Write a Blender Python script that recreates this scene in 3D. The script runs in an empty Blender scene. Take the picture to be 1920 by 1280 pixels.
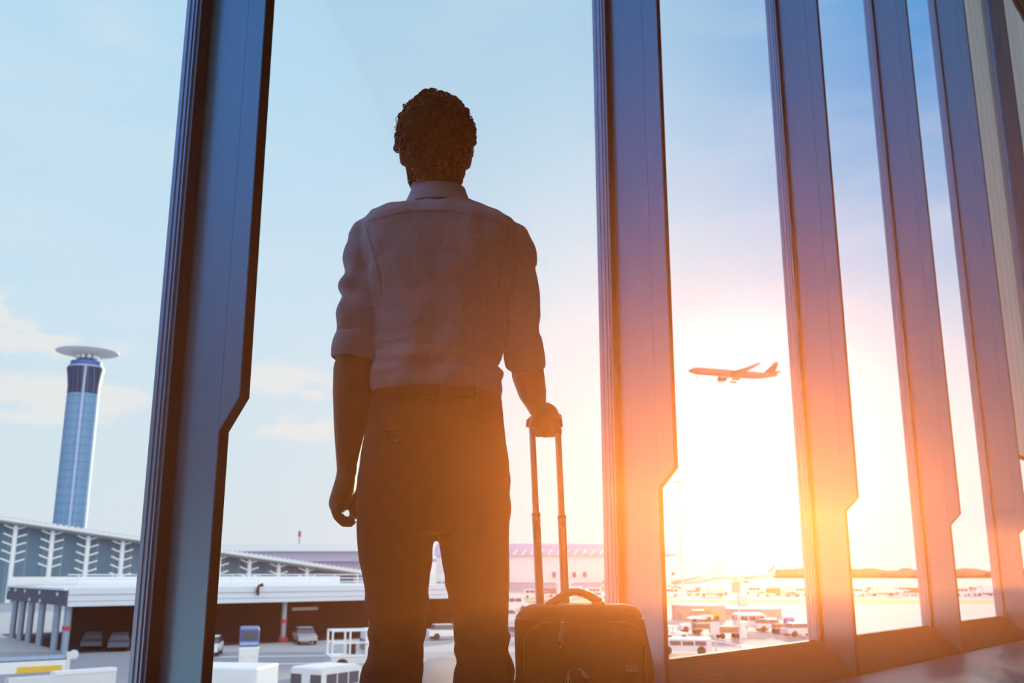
import bpy, math, random
from mathutils import Vector, Matrix, noise
from mathutils.bvhtree import BVHTree
random.seed(7)
D = bpy.data
sc = bpy.context.scene
COL = sc.collection
PI = math.pi
# ------------------------------------------------------------------ camera geometry
FPX, TH, CH = 1818.0, math.radians(13.46), 0.69
CT, ST = math.cos(TH), math.sin(TH)
def ray(px, py):
    a, b = (px - 960) / FPX, (640 - py) / FPX
    return a, CT - b * ST, ST + b * CT
def P(px, py, Y):
    """the point of the place seen at a pixel, at distance Y in front of the camera"""
    r, f, u = ray(px, py)
    return Vector((r / f * Y, Y, CH + u / f * Y))
GZ = -5.8
def GP(px, py, z=GZ):
    r, f, u = ray(px, py)
    Y = (z - CH) / (u / f)
    return Vector((r / f * Y, Y, z))
# ------------------------------------------------------------------ mesh builder
class MB:
    def __init__(self): self.v, self.f = [], []
    def add(self, vs, fs):
        b = len(self.v); self.v += [Vector(p) for p in vs]; self.f += [tuple(b + i for i in q) for q in fs]
    def box(self, c, s, rz=0.0, ch=0.0):
        x, y, z = s[0] / 2, s[1] / 2, s[2] / 2
        c = Vector(c); R = Matrix.Rotation(rz, 3, 'Z')
        if ch <= 0:
            vs = [(sx * x, sy * y, sz * z) for sz in (-1, 1) for sx, sy in ((-1, -1), (1, -1), (1, 1), (-1, 1))]
            self.add([c + R @ Vector(p) for p in vs], [(3, 2, 1, 0), (4, 5, 6, 7), (0, 1, 5, 4), (1, 2, 6, 5), (2, 3, 7, 6), (3, 0, 4, 7)])
        else:                                   # rounded plan corners and chamfered top / bottom
            def ring(q, zz):
                o = []
                for sx, sy, a0 in ((1, 1, 0), (-1, 1, 90), (-1, -1, 180), (1, -1, 270)):
                    for k in range(4):
                        a = math.radians(a0 + k * 30)
                        o.append(c + R @ Vector((sx * (x - ch) + math.cos(a) * (ch - q), sy * (y - ch) + math.sin(a) * (ch - q), zz)))
                return o
            self.loft([ring(ch, -z), ring(ch * .3, -z + ch * .3), ring(0, -z + ch), ring(0, z - ch), ring(ch * .3, z - ch * .3), ring(ch, z)])
    def loft(self, rings, cap=True, closed=False):
        b = len(self.v); n = len(rings[0])
        for r in rings: self.v += [Vector(p) for p in r]
        m = len(rings)
        for i in range(m if closed else m - 1):
            i2 = (i + 1) % m
            for j in range(n):
                k = (j + 1) % n
                self.f.append((b + i * n + j, b + i * n + k, b + i2 * n + k, b + i2 * n + j))
        if cap and not closed:
            self.f.append(tuple(b + j for j in reversed(range(n))))
            self.f.append(tuple(b + (m - 1) * n + j for j in range(n)))
    def tube(self, pts, r, seg=12, cap=True, flat=None):
        pts = [Vector(p) for p in pts]; n = len(pts)
        rr = r if isinstance(r, (list, tuple)) else [r] * n
        rings = []; up = None
        for i, p in enumerate(pts):
            t = (pts[min(i + 1, n - 1)] - pts[max(i - 1, 0)])
            t = t.normalized() if t.length > 1e-9 else Vector((0, 0, 1))
            if up is None:
                ref = Vector((0, 1, 0)) if abs(t.y) < .9 else Vector((1, 0, 0))
                up = (ref - t * ref.dot(t)).normalized()
            else:
                up = up - t * up.dot(t)
                up = up.normalized() if up.length > 1e-6 else t.orthogonal().normalized()
            sd = t.cross(up)
            a = rr[i]; bq = a * (flat if flat else 1)
            rings.append([p + sd * (a * math.cos(2 * PI * k / seg)) + up * (bq * math.sin(2 * PI * k / seg)) for k in range(seg)])
        self.loft(rings, cap)
    def cyl(self, p0, p1, r0, r1=None, seg=16): self.tube([p0, p1], [r0, r0 if r1 is None else r1], seg)
    def ell(self, c, r, seg=20, rings=12, rot=None):
        c = Vector(c); rs = []
        for i in range(1, rings):
            a = PI * i / rings - PI / 2
            rs.append([Vector((r[0] * math.cos(a) * math.cos(2 * PI * k / seg), r[1] * math.cos(a) * math.sin(2 * PI * k / seg), r[2] * math.sin(a))) for k in range(seg)])
        if rot: rs = [[rot @ p for p in q] for q in rs]
        self.loft([[c + p for p in q] for q in rs])
    def lathe(self, prof, c=(0, 0, 0), seg=32):
        c = Vector(c)
        self.loft([[c + Vector((r * math.cos(2 * PI * k / seg), r * math.sin(2 * PI * k / seg), z)) for k in range(seg)] for r, z in prof])
    def prism(self, poly, d, place):
        """poly: 2-D outline, extruded over the pair d; place(a, b, t) -> point"""
        n = len(poly)
        self.add([place(a, b, d[0]) for a, b in poly] + [place(a, b, d[1]) for a, b in poly],
                 [tuple(reversed(range(n))), tuple(range(n, 2 * n))] + [(i, (i + 1) % n, n + (i + 1) % n, n + i) for i in range(n)])
    def mesh(self, name, off=Vector((0, 0, 0))):
        me = D.meshes.new(name); me.from_pydata([p - off for p in self.v], [], self.f); me.update()
        import bmesh
        bm = bmesh.new(); bm.from_mesh(me); bmesh.ops.recalc_face_normals(bm, faces=bm.faces); bm.to_mesh(me); bm.free()
        return me
    def build(self, name, mat, parent=None, world=False, smooth=False, angle=40):
        off = Vector((0, 0, 0)); q = parent
        while world and q is not None: off = off + q.location; q = q.parent
        me = self.mesh(name, off)
        return link(name, me, mat, parent, smooth, angle)
def link(name, me, mat, parent=None, smooth=False, angle=40):
    o = D.objects.new(name, me); COL.objects.link(o)
    if mat: me.materials.append(mat)
    if parent: o.parent = parent
    if smooth:
        for p in me.polygons: p.use_smooth = True
        if angle: me.set_sharp_from_angle(angle=math.radians(angle))
    return o
def remeshed(mb, voxel, smooth_it=4, off=Vector((0, 0, 0)), fn=None, fac=.5):
    """one continuous surface grown from overlapping closed pieces"""
    o = D.objects.new('tmp', mb.mesh('tmp')); COL.objects.link(o)
    m = o.modifiers.new('r', 'REMESH'); m.mode = 'VOXEL'; m.voxel_size = voxel; m.adaptivity = 0
    if smooth_it:
        s = o.modifiers.new('s', 'SMOOTH'); s.factor = fac; s.iterations = smooth_it
    dg = bpy.context.evaluated_depsgraph_get()
    me = D.meshes.new_from_object(o.evaluated_get(dg), depsgraph=dg)
    D.objects.remove(o)
    if fn:
        ns = [v.normal.copy() for v in me.vertices]
        for v, nn in zip(me.vertices, ns): v.co = fn(v.co, nn)
    for v in me.vertices: v.co -= off
    me.update()
    return me
def empty(name, loc=(0, 0, 0), rz=0.0):
    o = D.objects.new(name, None); COL.objects.link(o)
    o.location = loc; o.rotation_euler = (0, 0, rz); o.empty_display_size = .2
    bpy.context.view_layer.update()
    return o
def tag(o, label=None, cat=None, group=None, kind=None):
    if label: o['label'] = label
    if cat: o['category'] = cat
    if group: o['group'] = group
    if kind: o['kind'] = kind
    return o
def copy_tree(o, loc=None, rz=None, parent=None):
    c = o.copy(); COL.objects.link(c)
    if parent: c.parent = parent
    if loc is not None: c.location = loc
    if rz is not None: c.rotation_euler = (0, 0, rz)
    for ch in list(o.children):
        copy_tree(ch, parent=c)
    return c
# ------------------------------------------------------------------ materials
def mat(name, col, rough=.6, metal=0.0, var=.08, scale=8.0, bump=0.0, bscale=60.0, spec=.5):
    m = D.materials.new(name); m.use_nodes = True
    N, L = m.node_tree.nodes, m.node_tree.links
    b = N['Principled BSDF']
    b.inputs['Roughness'].default_value = rough; b.inputs['Metallic'].default_value = metal
    b.inputs['Specular IOR Level'].default_value = spec
    tc = N.new('ShaderNodeTexCoord')
    nz = N.new('ShaderNodeTexNoise'); nz.inputs['Scale'].default_value = scale; nz.inputs['Detail'].default_value = 4
    L.new(tc.outputs['Object'], nz.inputs['Vector'])
    mx = N.new('ShaderNodeMix'); mx.data_type = 'RGBA'
    mx.inputs['A'].default_value = (*[c * (1 - var) for c in col], 1)
    mx.inputs['B'].default_value = (*[min(1, c * (1 + var)) for c in col], 1)
    L.new(nz.outputs['Fac'], mx.inputs['Factor']); L.new(mx.outputs['Result'], b.inputs['Base Color'])
    if bump:
        n2 = N.new('ShaderNodeTexNoise'); n2.inputs['Scale'].default_value = bscale; n2.inputs['Detail'].default_value = 3
        L.new(tc.outputs['Object'], n2.inputs['Vector'])
        bp = N.new('ShaderNodeBump'); bp.inputs['Strength'].default_value = bump; bp.inputs['Distance'].default_value = .01
        L.new(n2.outputs['Fac'], bp.inputs['Height']); L.new(bp.outputs['Normal'], b.inputs['Normal'])
    return m
def stripes(m, axis, period, col2, width=.5, soft=.1, fac=1.0):
    """adds a stripe pattern along an object axis over the base colour"""
    N, L = m.node_tree.nodes, m.node_tree.links
    b = N['Principled BSDF']; src = b.inputs['Base Color'].links[0].from_socket
    tc = N.new('ShaderNodeTexCoord'); sx = N.new('ShaderNodeSeparateXYZ'); L.new(tc.outputs['Object'], sx.inputs[0])
    d = N.new('ShaderNodeMath'); d.operation = 'DIVIDE'; d.inputs[1].default_value = period; L.new(sx.outputs[axis], d.inputs[0])
    fr = N.new('ShaderNodeMath'); fr.operation = 'FRACT'; L.new(d.outputs[0], fr.inputs[0])
    mr = N.new('ShaderNodeMapRange'); mr.inputs['From Min'].default_value = width - soft; mr.inputs['From Max'].default_value = width + soft
    mr.inputs['To Max'].default_value = fac
    L.new(fr.outputs[0], mr.inputs['Value'])
    mx = N.new('ShaderNodeMix'); mx.data_type = 'RGBA'; L.new(mr.outputs[0], mx.inputs['Factor'])
    L.new(src, mx.inputs['A']); mx.inputs['B'].default_value = (*col2, 1)
    L.new(mx.outputs['Result'], b.inputs['Base Color'])
    return m
def glass_mat(name, tint, refl=.03, dirt=0.0):
    m = D.materials.new(name); m.use_nodes = True
    N, L = m.node_tree.nodes, m.node_tree.links
    for n in list(N):
        if n.type != 'OUTPUT_MATERIAL': N.remove(n)
    out = [n for n in N if n.type == 'OUTPUT_MATERIAL'][0]
    t = N.new('ShaderNodeBsdfTransparent'); t.inputs['Color'].default_value = (*tint, 1)
    g = N.new('ShaderNodeBsdfGlossy'); g.inputs['Roughness'].default_value = .02
    lw = N.new('ShaderNodeLayerWeight'); lw.inputs['Blend'].default_value = .25
    mr = N.new('ShaderNodeMapRange'); mr.inputs['To Min'].default_value = refl * .3; mr.inputs['To Max'].default_value = refl * 3
    L.new(lw.outputs['Fresnel'], mr.inputs['Value'])
    s = N.new('ShaderNodeMixShader'); L.new(mr.outputs[0], s.inputs[0]); L.new(t.outputs[0], s.inputs[1]); L.new(g.outputs[0], s.inputs[2])
    L.new(s.outputs[0], out.inputs['Surface'])
    return m
M = dict(
    alu=mat('brushed_aluminium', (.12, .30, .42), .27, .6, .05, 30),
    frame=mat('frame_aluminium', (.29, .38, .51), .30, .6, .04, 30),
    room_side_dark=mat('dark_room_side', (.035, .035, .045), .6, 0, .1, 30),  # near-black for room-facing faces; stands in for shade on the mullion front
    sill=mat('sill_metal', (.12, .095, .095), .75, 0, .08, 12, spec=.15),
    floor=mat('floor_stone', (.065, .06, .075), .35, 0, .15, 3),
    plaster=mat('grey_plaster', (.10, .10, .12), .8, 0, .05, 2),
    dark=mat('dark_soffit', (.045, .045, .055), .8, 0, .1, 2),
    blind=mat('blind_fabric', (.78, .85, .90), .85, 0, .05, 5, .2, 300),
    shirt=mat('striped_cotton', (.40, .45, .61), .85, 0, .05, 14, .25, 90),
    collar=mat('plain_cotton', (.42, .47, .63), .85, 0, .05, 14, .2, 120),
    trouser=mat('dark_wool', (.030, .027, .032), .9, 0, .15, 40, .05, 300),
    skin=mat('skin', (.36, .20, .14), .55, 0, .08, 20, .1, 200),
    hair=mat('dark_hair', (.005, .0045, .006), .7, 0, .2, 60),
    leather=mat('black_leather', (.015, .013, .013), .4, 0, .1, 40),
    case=mat('suitcase_fabric', (.030, .022, .022), .85, 0, .15, 60, .3, 500),
    piping=mat('suitcase_piping', (.025, .018, .018), .5, 0, .1, 40),
    chrome=mat('satin_aluminium', (.62, .60, .58), .3, .9, .03, 40),
    rubber=mat('black_rubber', (.02, .02, .02), .7, 0, .1, 40),
    thread=mat('zip_metal', (.55, .50, .46), .35, .7, .05, 80),
    white=mat('white_paint', (.84, .85, .86), .5, 0, .04, 2),
    offwhite=mat('off_white_panel', (.72, .73, .75), .55, 0, .05, 1),
    deckw=mat('pale_fascia', (.68, .72, .78), .6, 0, .04, .6),
    concrete=mat('concrete', (.52, .51, .50), .9, 0, .08, .4),
    apron=mat('apron_concrete', (.44, .435, .44), .9, 0, .10, .05),
    asphalt=mat('road_asphalt', (.30, .30, .33), .9, 0, .10, .2),
    under_shade=mat('underpass_shade_wall', (.018, .020, .034), .9, 0, .3, .3),  # near-black stands in for the shade under the deck
    navy=mat('navy_cladding', (.055, .07, .12), .6, 0, .08, .5),
    steel=mat('grey_steel', (.36, .37, .40), .5, .3, .08, 2),
    bluegrey=mat('blue_grey_steel', (.30, .38, .50), .5, .2, .08, 2),
    lav=mat('lavender_cladding', (.46, .45, .60), .6, 0, .05, .1),
    red=mat('red_paint', (.45, .07, .08), .5, 0, .08, 4),
    yellow=mat('yellow_paint', (.80, .52, .06), .5, 0, .06, 2),
    blue=mat('blue_paint', (.05, .14, .42), .45, 0, .08, 2),
    lblue=mat('pale_blue_paint', (.34, .46, .66), .5, 0, .08, 2),
    tyre=mat('tyre', (.03, .03, .03), .85, 0, .1, 6),
    vglass=mat('vehicle_glass', (.08, .10, .13), .12, 0, .05, 4),
    tan=mat('tan_render', (.52, .43, .36), .8, 0, .08, .6),
    brown=mat('brown_crates', (.30, .20, .15), .8, 0, .15, .8),
    grass=mat('dry_grass', (.30, .34, .14), .95, 0, .2, .2),
    tree=mat('hazed_far_trees', (.19, .17, .16), .95, 0, .35, .15),  # colour paled to stand in for distance haze
    jet=mat('jet_grey_paint', (.13, .12, .12), .45, .1, .05, .2),
    jetdark=mat('jet_tail_paint', (.08, .05, .045), .5, 0, .05, .3),
    lens=mat('lamp_lens', (.8, .82, .85), .25, 0, .03, 5),
)
stripes(M['shirt'], 0, .0034, (.52, .57, .74), .6, .2, .5)
def translucent(m, f):
    N, L = m.node_tree.nodes, m.node_tree.links; b = N['Principled BSDF']; out = [n for n in N if n.type == 'OUTPUT_MATERIAL'][0]
    t = N.new('ShaderNodeBsdfTranslucent'); s = N.new('ShaderNodeMixShader'); s.inputs[0].default_value = f
    L.new(b.inputs['Base Color'].links[0].from_socket, t.inputs['Color']); L.new(b.outputs[0], s.inputs[1]); L.new(t.outputs[0], s.inputs[2]); L.new(s.outputs[0], out.inputs['Surface'])
translucent(M['blind'], .46)
M['glass'] = glass_mat('window_glass', (.97, .98, .985))
HAZE, HAZE_G, HAZE_C, HAZE_D0 = .080, .80, (1.0, .265, .062), 1.75
HAZE_LAYERS = ((.635, .86, .92, 'thin warm haze layer at thigh height, added for the glow round the sun'), (.56, 1.06, .08, 'fainter wider haze veil added to soften the glow layer'))
SUN_E, SUN_C = 5.2, (1.0, .88, .62)
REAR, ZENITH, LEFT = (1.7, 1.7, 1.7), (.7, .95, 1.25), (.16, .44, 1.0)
# ------------------------------------------------------------------ the facade
PHI = math.atan(.818)
S = Vector((math.sin(PHI), math.cos(PHI), 0)); NN = Vector((math.cos(PHI), -math.sin(PHI), 0))
B0 = Vector((.479, 5.18, 0))
def F(u, d, z): return B0 + S * u + NN * d + Vector((0, 0, z))
US = [-7.76, -5.19, -2.605, .053, 2.633, 5.214, 7.845, 10.47, 13.1]          # the mullions along the facade
CEIL = 10.6
ZB, ZN, ZL = .23, 1.225, 1.124
def fbox(mb, u0, u1, d0, d1, z0, z1):
    mb.prism([(u0, d0), (u1, d0), (u1, d1), (u0, d1)], (z0, z1), lambda a, b, t: F(a, b, t))
for i, u in enumerate(US[:-1]):
    root = empty('window_%d' % (i + 1), F(u, 0, 0))
    u2 = US[i + 1]
    # mullion: stepped frame profile carrying the glass
    m = MB()
    fbox(m, u, u + .050, -.035, -.012, 0, CEIL)
    fbox(m, u + .004, u + .050, -.012, .006, 0, CEIL)
    fbox(m, u + .000, u + .050, .006, .014, 0, CEIL)
    fbox(m, u + .006, u + .050, .014, .024, 0, CEIL)
    fbox(m, u + .002, u + .050, .024, .032, 0, CEIL)
    fbox(m, u + .010, u + .050, .032, .045, 0, CEIL)
    m.build('mullion', M['frame'], root, True)
    g = MB(); fbox(g, u + .010, u + .052, .045, .050, 0, CEIL); g.build('room_side_dark', M['room_side_dark'], root, True)  # dark strip painted for the shade on the room-facing mullion front
    # the fin plate and its deeper upper extension with the cut corner
    fu0, fu1 = u + .052, u + .084
    m = MB(); fbox(m, fu0, fu1, -.035, .278, 0.0, CEIL); fin = m.build('fin', M['alu'], root, True)
    m = MB()
    m.prism([(.2795, ZL + .002), (.376, ZN), (.376, CEIL), (.2795, CEIL)], (fu0, fu1), lambda a, b, t: F(t, a, b))
    ext = m.build('fin_extension', M['alu'], root, True)
    m = MB(); m.prism([(.279, 0), (.286, 0), (.286, ZL), (.3825, ZN - .002), (.3825, CEIL), (.3765, CEIL), (.3765, ZN), (.2795, ZL + .001), (.279, ZL)],
                      (fu0 - .001, fu1 + .001), lambda a, b, t: F(t, a, b))
    m.build('edge_strip', M['room_side_dark'], root, True)
    if 2 <= i <= 4:
        for z in (1.54, 1.94, 2.33, 2.72):
            h = MB(); h.cyl(F(fu0 + .016, .3805, z), F(fu0 + .016, .3835, z), .008, seg=12); h.build('bolt', M['rubber'], root, True, True)
    # glass, bottom rail and the sloping sill of the bay
    g = MB(); fbox(g, u + .052, u2 + .002, -.022, -.004, ZB - .06, CEIL); g.build('glass_pane', M['glass'], root, True)
    m = MB(); fbox(m, u + .084, u2, -.024, .028, -.02, ZB); m.build('bottom_rail', M['sill'], root, True)
    m = MB()
    prof = [(.028, 0), (.028, ZB - .012), (.045, ZB - .012), (.05, ZB - .03)]
    for k in range(11):                      # ribbed slope
        t0, t1 = k / 11, (k + .8) / 11
        for t, dz in ((t0, 0), (t1, 0), (t1 + .001, -.003), ((k + 1) / 11 - .001, -.003)):
            prof.append((.05 + .229 * t, (ZB - .03) * (1 - t) + .012 + dz))
    prof.append((.280, 0))
    m.prism(prof, (u + .086, u2 + .050), lambda a, b, t: F(t, a, b)); m.build('sill', M['sill'], root, True)
    tag(root, ['tall window bay at the near end of the hall', 'tall window bay with the control tower behind it, beside the dark fin', 'widest window bay, behind the man, dark fin along its side',
               'window bay framing the flying airliner', 'narrow window bay right of the airliner', 'narrow window bay showing the dark tree line',
               'window bay half covered by a beige blind', 'far window bay at the picture edge'][i], None, None, 'structure')
m = MB(); fbox(m, -8.7, -3.5, .36, .50, 0, 2.0); tag(m.build('fin_shade_wall', M['plaster']), 'unseen low partition added to shade the first dark fin', None, None, 'structure')  # added out of view to keep light off the nearest fin
# ------------------------------------------------------------------ blinds
def blind(u0, u1, z0, z1, label):
    r = empty('roller_blind', F((u0 + u1) / 2, .15, z0))
    m = MB()
    n = 40
    pts = [(u0 + (u1 - u0) * k / n, .15 + .004 * math.sin(k * 1.3)) for k in range(n + 1)]
    poly = pts + [(a, b + .006) for a, b in reversed(pts)]
    m.prism(poly, (z0, z1), lambda a, b, t: F(a, b, t)); m.build('blind_fabric', M['blind'], r, True)
    m = MB(); fbox(m, u0, u1, .138, .168, z0 - .04, z0 + .004); m.build('bottom_bar', M['steel'], r, True)
    m = MB(); m.cyl(F(u0, .153, z1), F(u1, .153, z1), .07, seg=16); m.build('roller_tube', M['steel'], r, True, True)
    tag(r, label, 'blind')
blind(7.95, 10.45, 2.12, 10.35, 'beige roller blind lowered between the last two full fins, bottom edge showing')
blind(10.58, 14.65, 2.12, 10.35, 'beige roller blind at the top corner under the dark ceiling')
# ------------------------------------------------------------------ shell
m = MB(); fbox(m, -9, 15, .280, 11, -.25, 0); tag(m.build('floor', M['floor']), 'dark grey polished floor', None, None, 'structure')
m = MB(); fbox(m, -9, 15, -.06, 11, CEIL, CEIL + .3); tag(m.build('ceiling', M['dark']), 'dark ceiling soffit', None, None, 'structure')
m = MB(); fbox(m, -9, 15, 10.7, 11, 0, CEIL); tag(m.build('wall_back', M['plaster']), 'plain wall behind the camera', None, None, 'structure')
m = MB(); fbox(m, 14.7, 15, .0, 10.7, 0, CEIL); tag(m.build('wall_right', M['plaster']), 'plain end wall', None, None, 'structure')
m = MB(); fbox(m, -9, -8.7, -.06, 10.7, 0, CEIL); tag(m.build('wall_left', M['plaster']), 'plain end wall behind the camera', None, None, 'structure')
# ------------------------------------------------------------------ haze layers added and shaped for the sun glow
for z0, z1, share, lab in HAZE_LAYERS:
    hz = MB(); fbox(hz, -8.6 + .1 * z0, 14.6 - .1 * z0, HAZE_D0 + .001 * z0, 10.6 - z0, z0, z1)
    hm = D.materials.new('glow_haze'); hm.use_nodes = True
    N, L = hm.node_tree.nodes, hm.node_tree.links
    for n in list(N):
        if n.type != 'OUTPUT_MATERIAL': N.remove(n)
    vs = N.new('ShaderNodeVolumeScatter'); vs.inputs['Color'].default_value = (*HAZE_C, 1)
    vs.inputs['Density'].default_value = HAZE * share; vs.inputs['Anisotropy'].default_value = HAZE_G
    L.new(vs.outputs[0], [n for n in N if n.type == 'OUTPUT_MATERIAL'][0].inputs['Volume'])
    tag(hz.build('haze', hm), lab, 'haze', None, 'stuff')
# ------------------------------------------------------------------ camera, sky, sun
cam = D.objects.new('camera', D.cameras.new('camera')); COL.objects.link(cam)
cam.location = (0, 0, CH); cam.rotation_euler = (PI / 2 + TH, 0, 0)
cam.data.sensor_width = 36; cam.data.lens = 36 * FPX / 1920
cam.data.clip_start = .05; cam.data.clip_end = 6000
cam.data.dof.use_dof = True; cam.data.dof.focus_distance = 2.25; cam.data.dof.aperture_fstop = 7.0
sc.camera = cam
sc.view_settings.view_transform = 'Standard'; sc.view_settings.look = 'None'
sc.view_settings.exposure = 0; sc.view_settings.gamma = 1
sc.cycles.volume_bounces = 0; sc.cycles.transparent_max_bounces = 24
sc.cycles.max_bounces = 8; sc.cycles.diffuse_bounces = 4; sc.cycles.glossy_bounces = 3
sc.cycles.use_denoising = True
SAZ, SEL = math.radians(13.6), math.radians(7.0)
SUN = Vector((math.sin(SAZ) * math.cos(SEL), math.cos(SAZ) * math.cos(SEL), math.sin(SEL)))
ld = D.lights.new('sun', 'SUN'); ld.energy = SUN_E; ld.color = SUN_C; ld.angle = math.radians(2.5)
lo = D.objects.new('sun', ld); COL.objects.link(lo); lo.location = SUN * 50
lo.rotation_euler = SUN.to_track_quat('Z', 'Y').to_euler()
w = D.worlds.new('sky'); sc.world = w; w.use_nodes = True
N, L = w.node_tree.nodes, w.node_tree.links
bg = N['Background']
tc = N.new('ShaderNodeTexCoord'); dirv = tc.outputs['Generated']
sep = N.new('ShaderNodeSeparateXYZ'); L.new(dirv, sep.inputs[0])
def mth(op, a, b=None, clamp=False):
    n = N.new('ShaderNodeMath'); n.operation = op; n.use_clamp = clamp
    for i, x in enumerate((a, b)):
        if x is None: continue
        if isinstance(x, (int, float)): n.inputs[i].default_value = x
        else: L.new(x, n.inputs[i])
    return n.outputs[0]
def rng(x, a, b, c=0.0, d=1.0, smooth=True):
    n = N.new('ShaderNodeMapRange'); n.interpolation_type = 'SMOOTHSTEP' if smooth else 'LINEAR'
    L.new(x, n.inputs['Value'])
    for k, q in zip(('From Min', 'From Max', 'To Min', 'To Max'), (a, b, c, d)): n.inputs[k].default_value = q
    return n.outputs[0]
def mixc(f, a, b, mode='MIX'):
    n = N.new('ShaderNodeMix'); n.data_type = 'RGBA'; n.blend_type = mode; n.clamp_factor = True
    for nm, x in (('Factor', f), ('A', a), ('B', b)):
        s = [i for i in n.inputs if i.name == nm and i.enabled][0]
        if isinstance(x, (int, float)): s.default_value = x
        elif isinstance(x, tuple): s.default_value = (*x, 1)
        else: L.new(x, s)
    return [o for o in n.outputs if o.enabled][0]
rp = N.new('ShaderNodeValToRGB'); L.new(sep.outputs['Z'], rp.inputs[0])
els = rp.color_ramp.elements
stops = [(0.0, (.80, .83, .86)), (.12, (.74, .84, .90)), (.25, (.65, .82, .93)), (.42, (.54, .77, .93)), (.6, (.47, .73, .93)), (1, (.5, .75, .95))]
els[0].position, els[0].color = stops[0][0], (*stops[0][1], 1)
els[1].position, els[1].color = stops[-1][0], (*stops[-1][1], 1)
for p, c in stops[1:-1]:
    e = els.new(p); e.color = (*c, 1)
# deeper blue away from the sun on the far side
fb = mth('MULTIPLY', rng(sep.outputs['X'], .02, .46), rng(sep.outputs['Z'], .10, .50))
col = mixc(fb, rp.outputs[0], (.06, .34, .79))
# soft low clouds
def blob(px, py, sx, sy):
    r = Vector(ray(px, py)).normalized()
    a = mth('DIVIDE', mth('SUBTRACT', sep.outputs['X'], r.x), sx); b = mth('DIVIDE', mth('SUBTRACT', sep.outputs['Z'], r.z), sy)
    d = mth('ADD', mth('MULTIPLY', a, a), mth('MULTIPLY', b, b))
    return mth('EXPONENT', mth('MULTIPLY', d, -1.0))
acc = None
for q in ((0, 585, .022, .022), (70, 640, .07, .014), (40, 735, .075, .018), (180, 742, .04, .012), (545, 715, .055, .020), (560, 805, .05, .013), (60, 780, .09, .008)):
    bl = blob(*q); acc = bl if acc is None else mth('ADD', acc, bl)
mp = N.new('ShaderNodeMapping'); mp.inputs['Scale'].default_value = (9, 9, 22); L.new(dirv, mp.inputs[0])
nz = N.new('ShaderNodeTexNoise'); nz.inputs['Scale'].default_value = 3.2; nz.inputs['Detail'].default_value = 6; nz.inputs['Roughness'].default_value = .55
L.new(mp.outputs[0], nz.inputs['Vector'])
cl = rng(mth('MULTIPLY', acc, rng(nz.outputs['Fac'], .30, .62, .25, 1.3)), .15, .95)
front = rng(sep.outputs['Y'], 0, .1)
cl = mth('MULTIPLY', cl, front)
col = mixc(mth('MULTIPLY', cl, .8), col, (.93, .89, .86))
# broad streaks of thin cirrus
mp2 = N.new('ShaderNodeMapping'); mp2.inputs['Scale'].default_value = (2.2, 2.2, 7); mp2.inputs['Rotation'].default_value = (0, .25, 0); L.new(dirv, mp2.inputs[0])
n2 = N.new('ShaderNodeTexNoise'); n2.inputs['Scale'].default_value = 2.0; n2.inputs['Detail'].default_value = 5; L.new(mp2.outputs[0], n2.inputs['Vector'])
col = mixc(rng(n2.outputs['Fac'], .48, .75, 0, .35), col, (.80, .86, .90))
# glow round the sun
dp = N.new('ShaderNodeVectorMath'); dp.operation = 'DOT_PRODUCT'; L.new(dirv, dp.inputs[0]); dp.inputs[1].default_value = SUN
g1 = rng(dp.outputs['Value'], .90, 1.0, 0, .15)
g2 = rng(dp.outputs['Value'], .985, 1.0, 0, .35)
col = mixc(1.0, col, mixc(g1, (0, 0, 0), (1.0, .80, .66)), 'ADD')
col = mixc(1.0, col, mixc(g2, (0, 0, 0), (1.0, .9, .7)), 'ADD')
# unseen sky overhead and behind, brightened to light the outdoors
col = mixc(rng(sep.outputs['Z'], .62, .85), col, ZENITH)
lb = mth('MULTIPLY', rng(sep.outputs['X'], -.45, -.75), rng(sep.outputs['Z'], -.1, .1))  # unseen left sky, set blue above and dark below to tint the fins
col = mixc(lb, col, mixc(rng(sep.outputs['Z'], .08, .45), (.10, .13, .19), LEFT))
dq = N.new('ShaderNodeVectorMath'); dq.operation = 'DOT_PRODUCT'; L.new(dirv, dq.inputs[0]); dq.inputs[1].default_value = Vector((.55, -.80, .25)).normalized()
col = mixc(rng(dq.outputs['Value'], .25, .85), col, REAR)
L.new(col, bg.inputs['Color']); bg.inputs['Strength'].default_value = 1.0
# ------------------------------------------------------------------ the man
Y0 = 2.12
BASE = Vector((P(816, 1280, Y0).x, Y0, 0))
def zc(py): return P(816, py, Y0).z
def mpp(py): return (P(817, py, Y0) - P(816, py, Y0)).x            # metres per pixel there
def sgnpow(v, e): return math.copysign(abs(v) ** e, v)
def bring(py, xl, xr, rf, rb, yo=0.0, e=2.3, z=None, n=40, tilt=0.0):
    a, b = P(xl, py, Y0).x, P(xr, py, Y0).x
    return mring((a + b) / 2, Y0 + yo, zc(py) if z is None else z, (b - a) / 2, rf, rb, e, n, tilt)
def mring(cx, cy, z, rx, rf, rb, e=2.2, n=40, tilt=0.0):
    o = []
    for k in range(n):
        t = 2 * PI * k / n; c, s = math.cos(t), math.sin(t)
        x = rx * sgnpow(c, 2 / e); y = (rf if s > 0 else rb) * sgnpow(s, 2 / e)
        o.append(Vector((cx + x, cy + y, z + tilt * y)))
    return o
def wr(p, s, seed=0.0): return noise.noise(Vector(p) * s + Vector((seed, seed * 1.7, -seed)))
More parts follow.
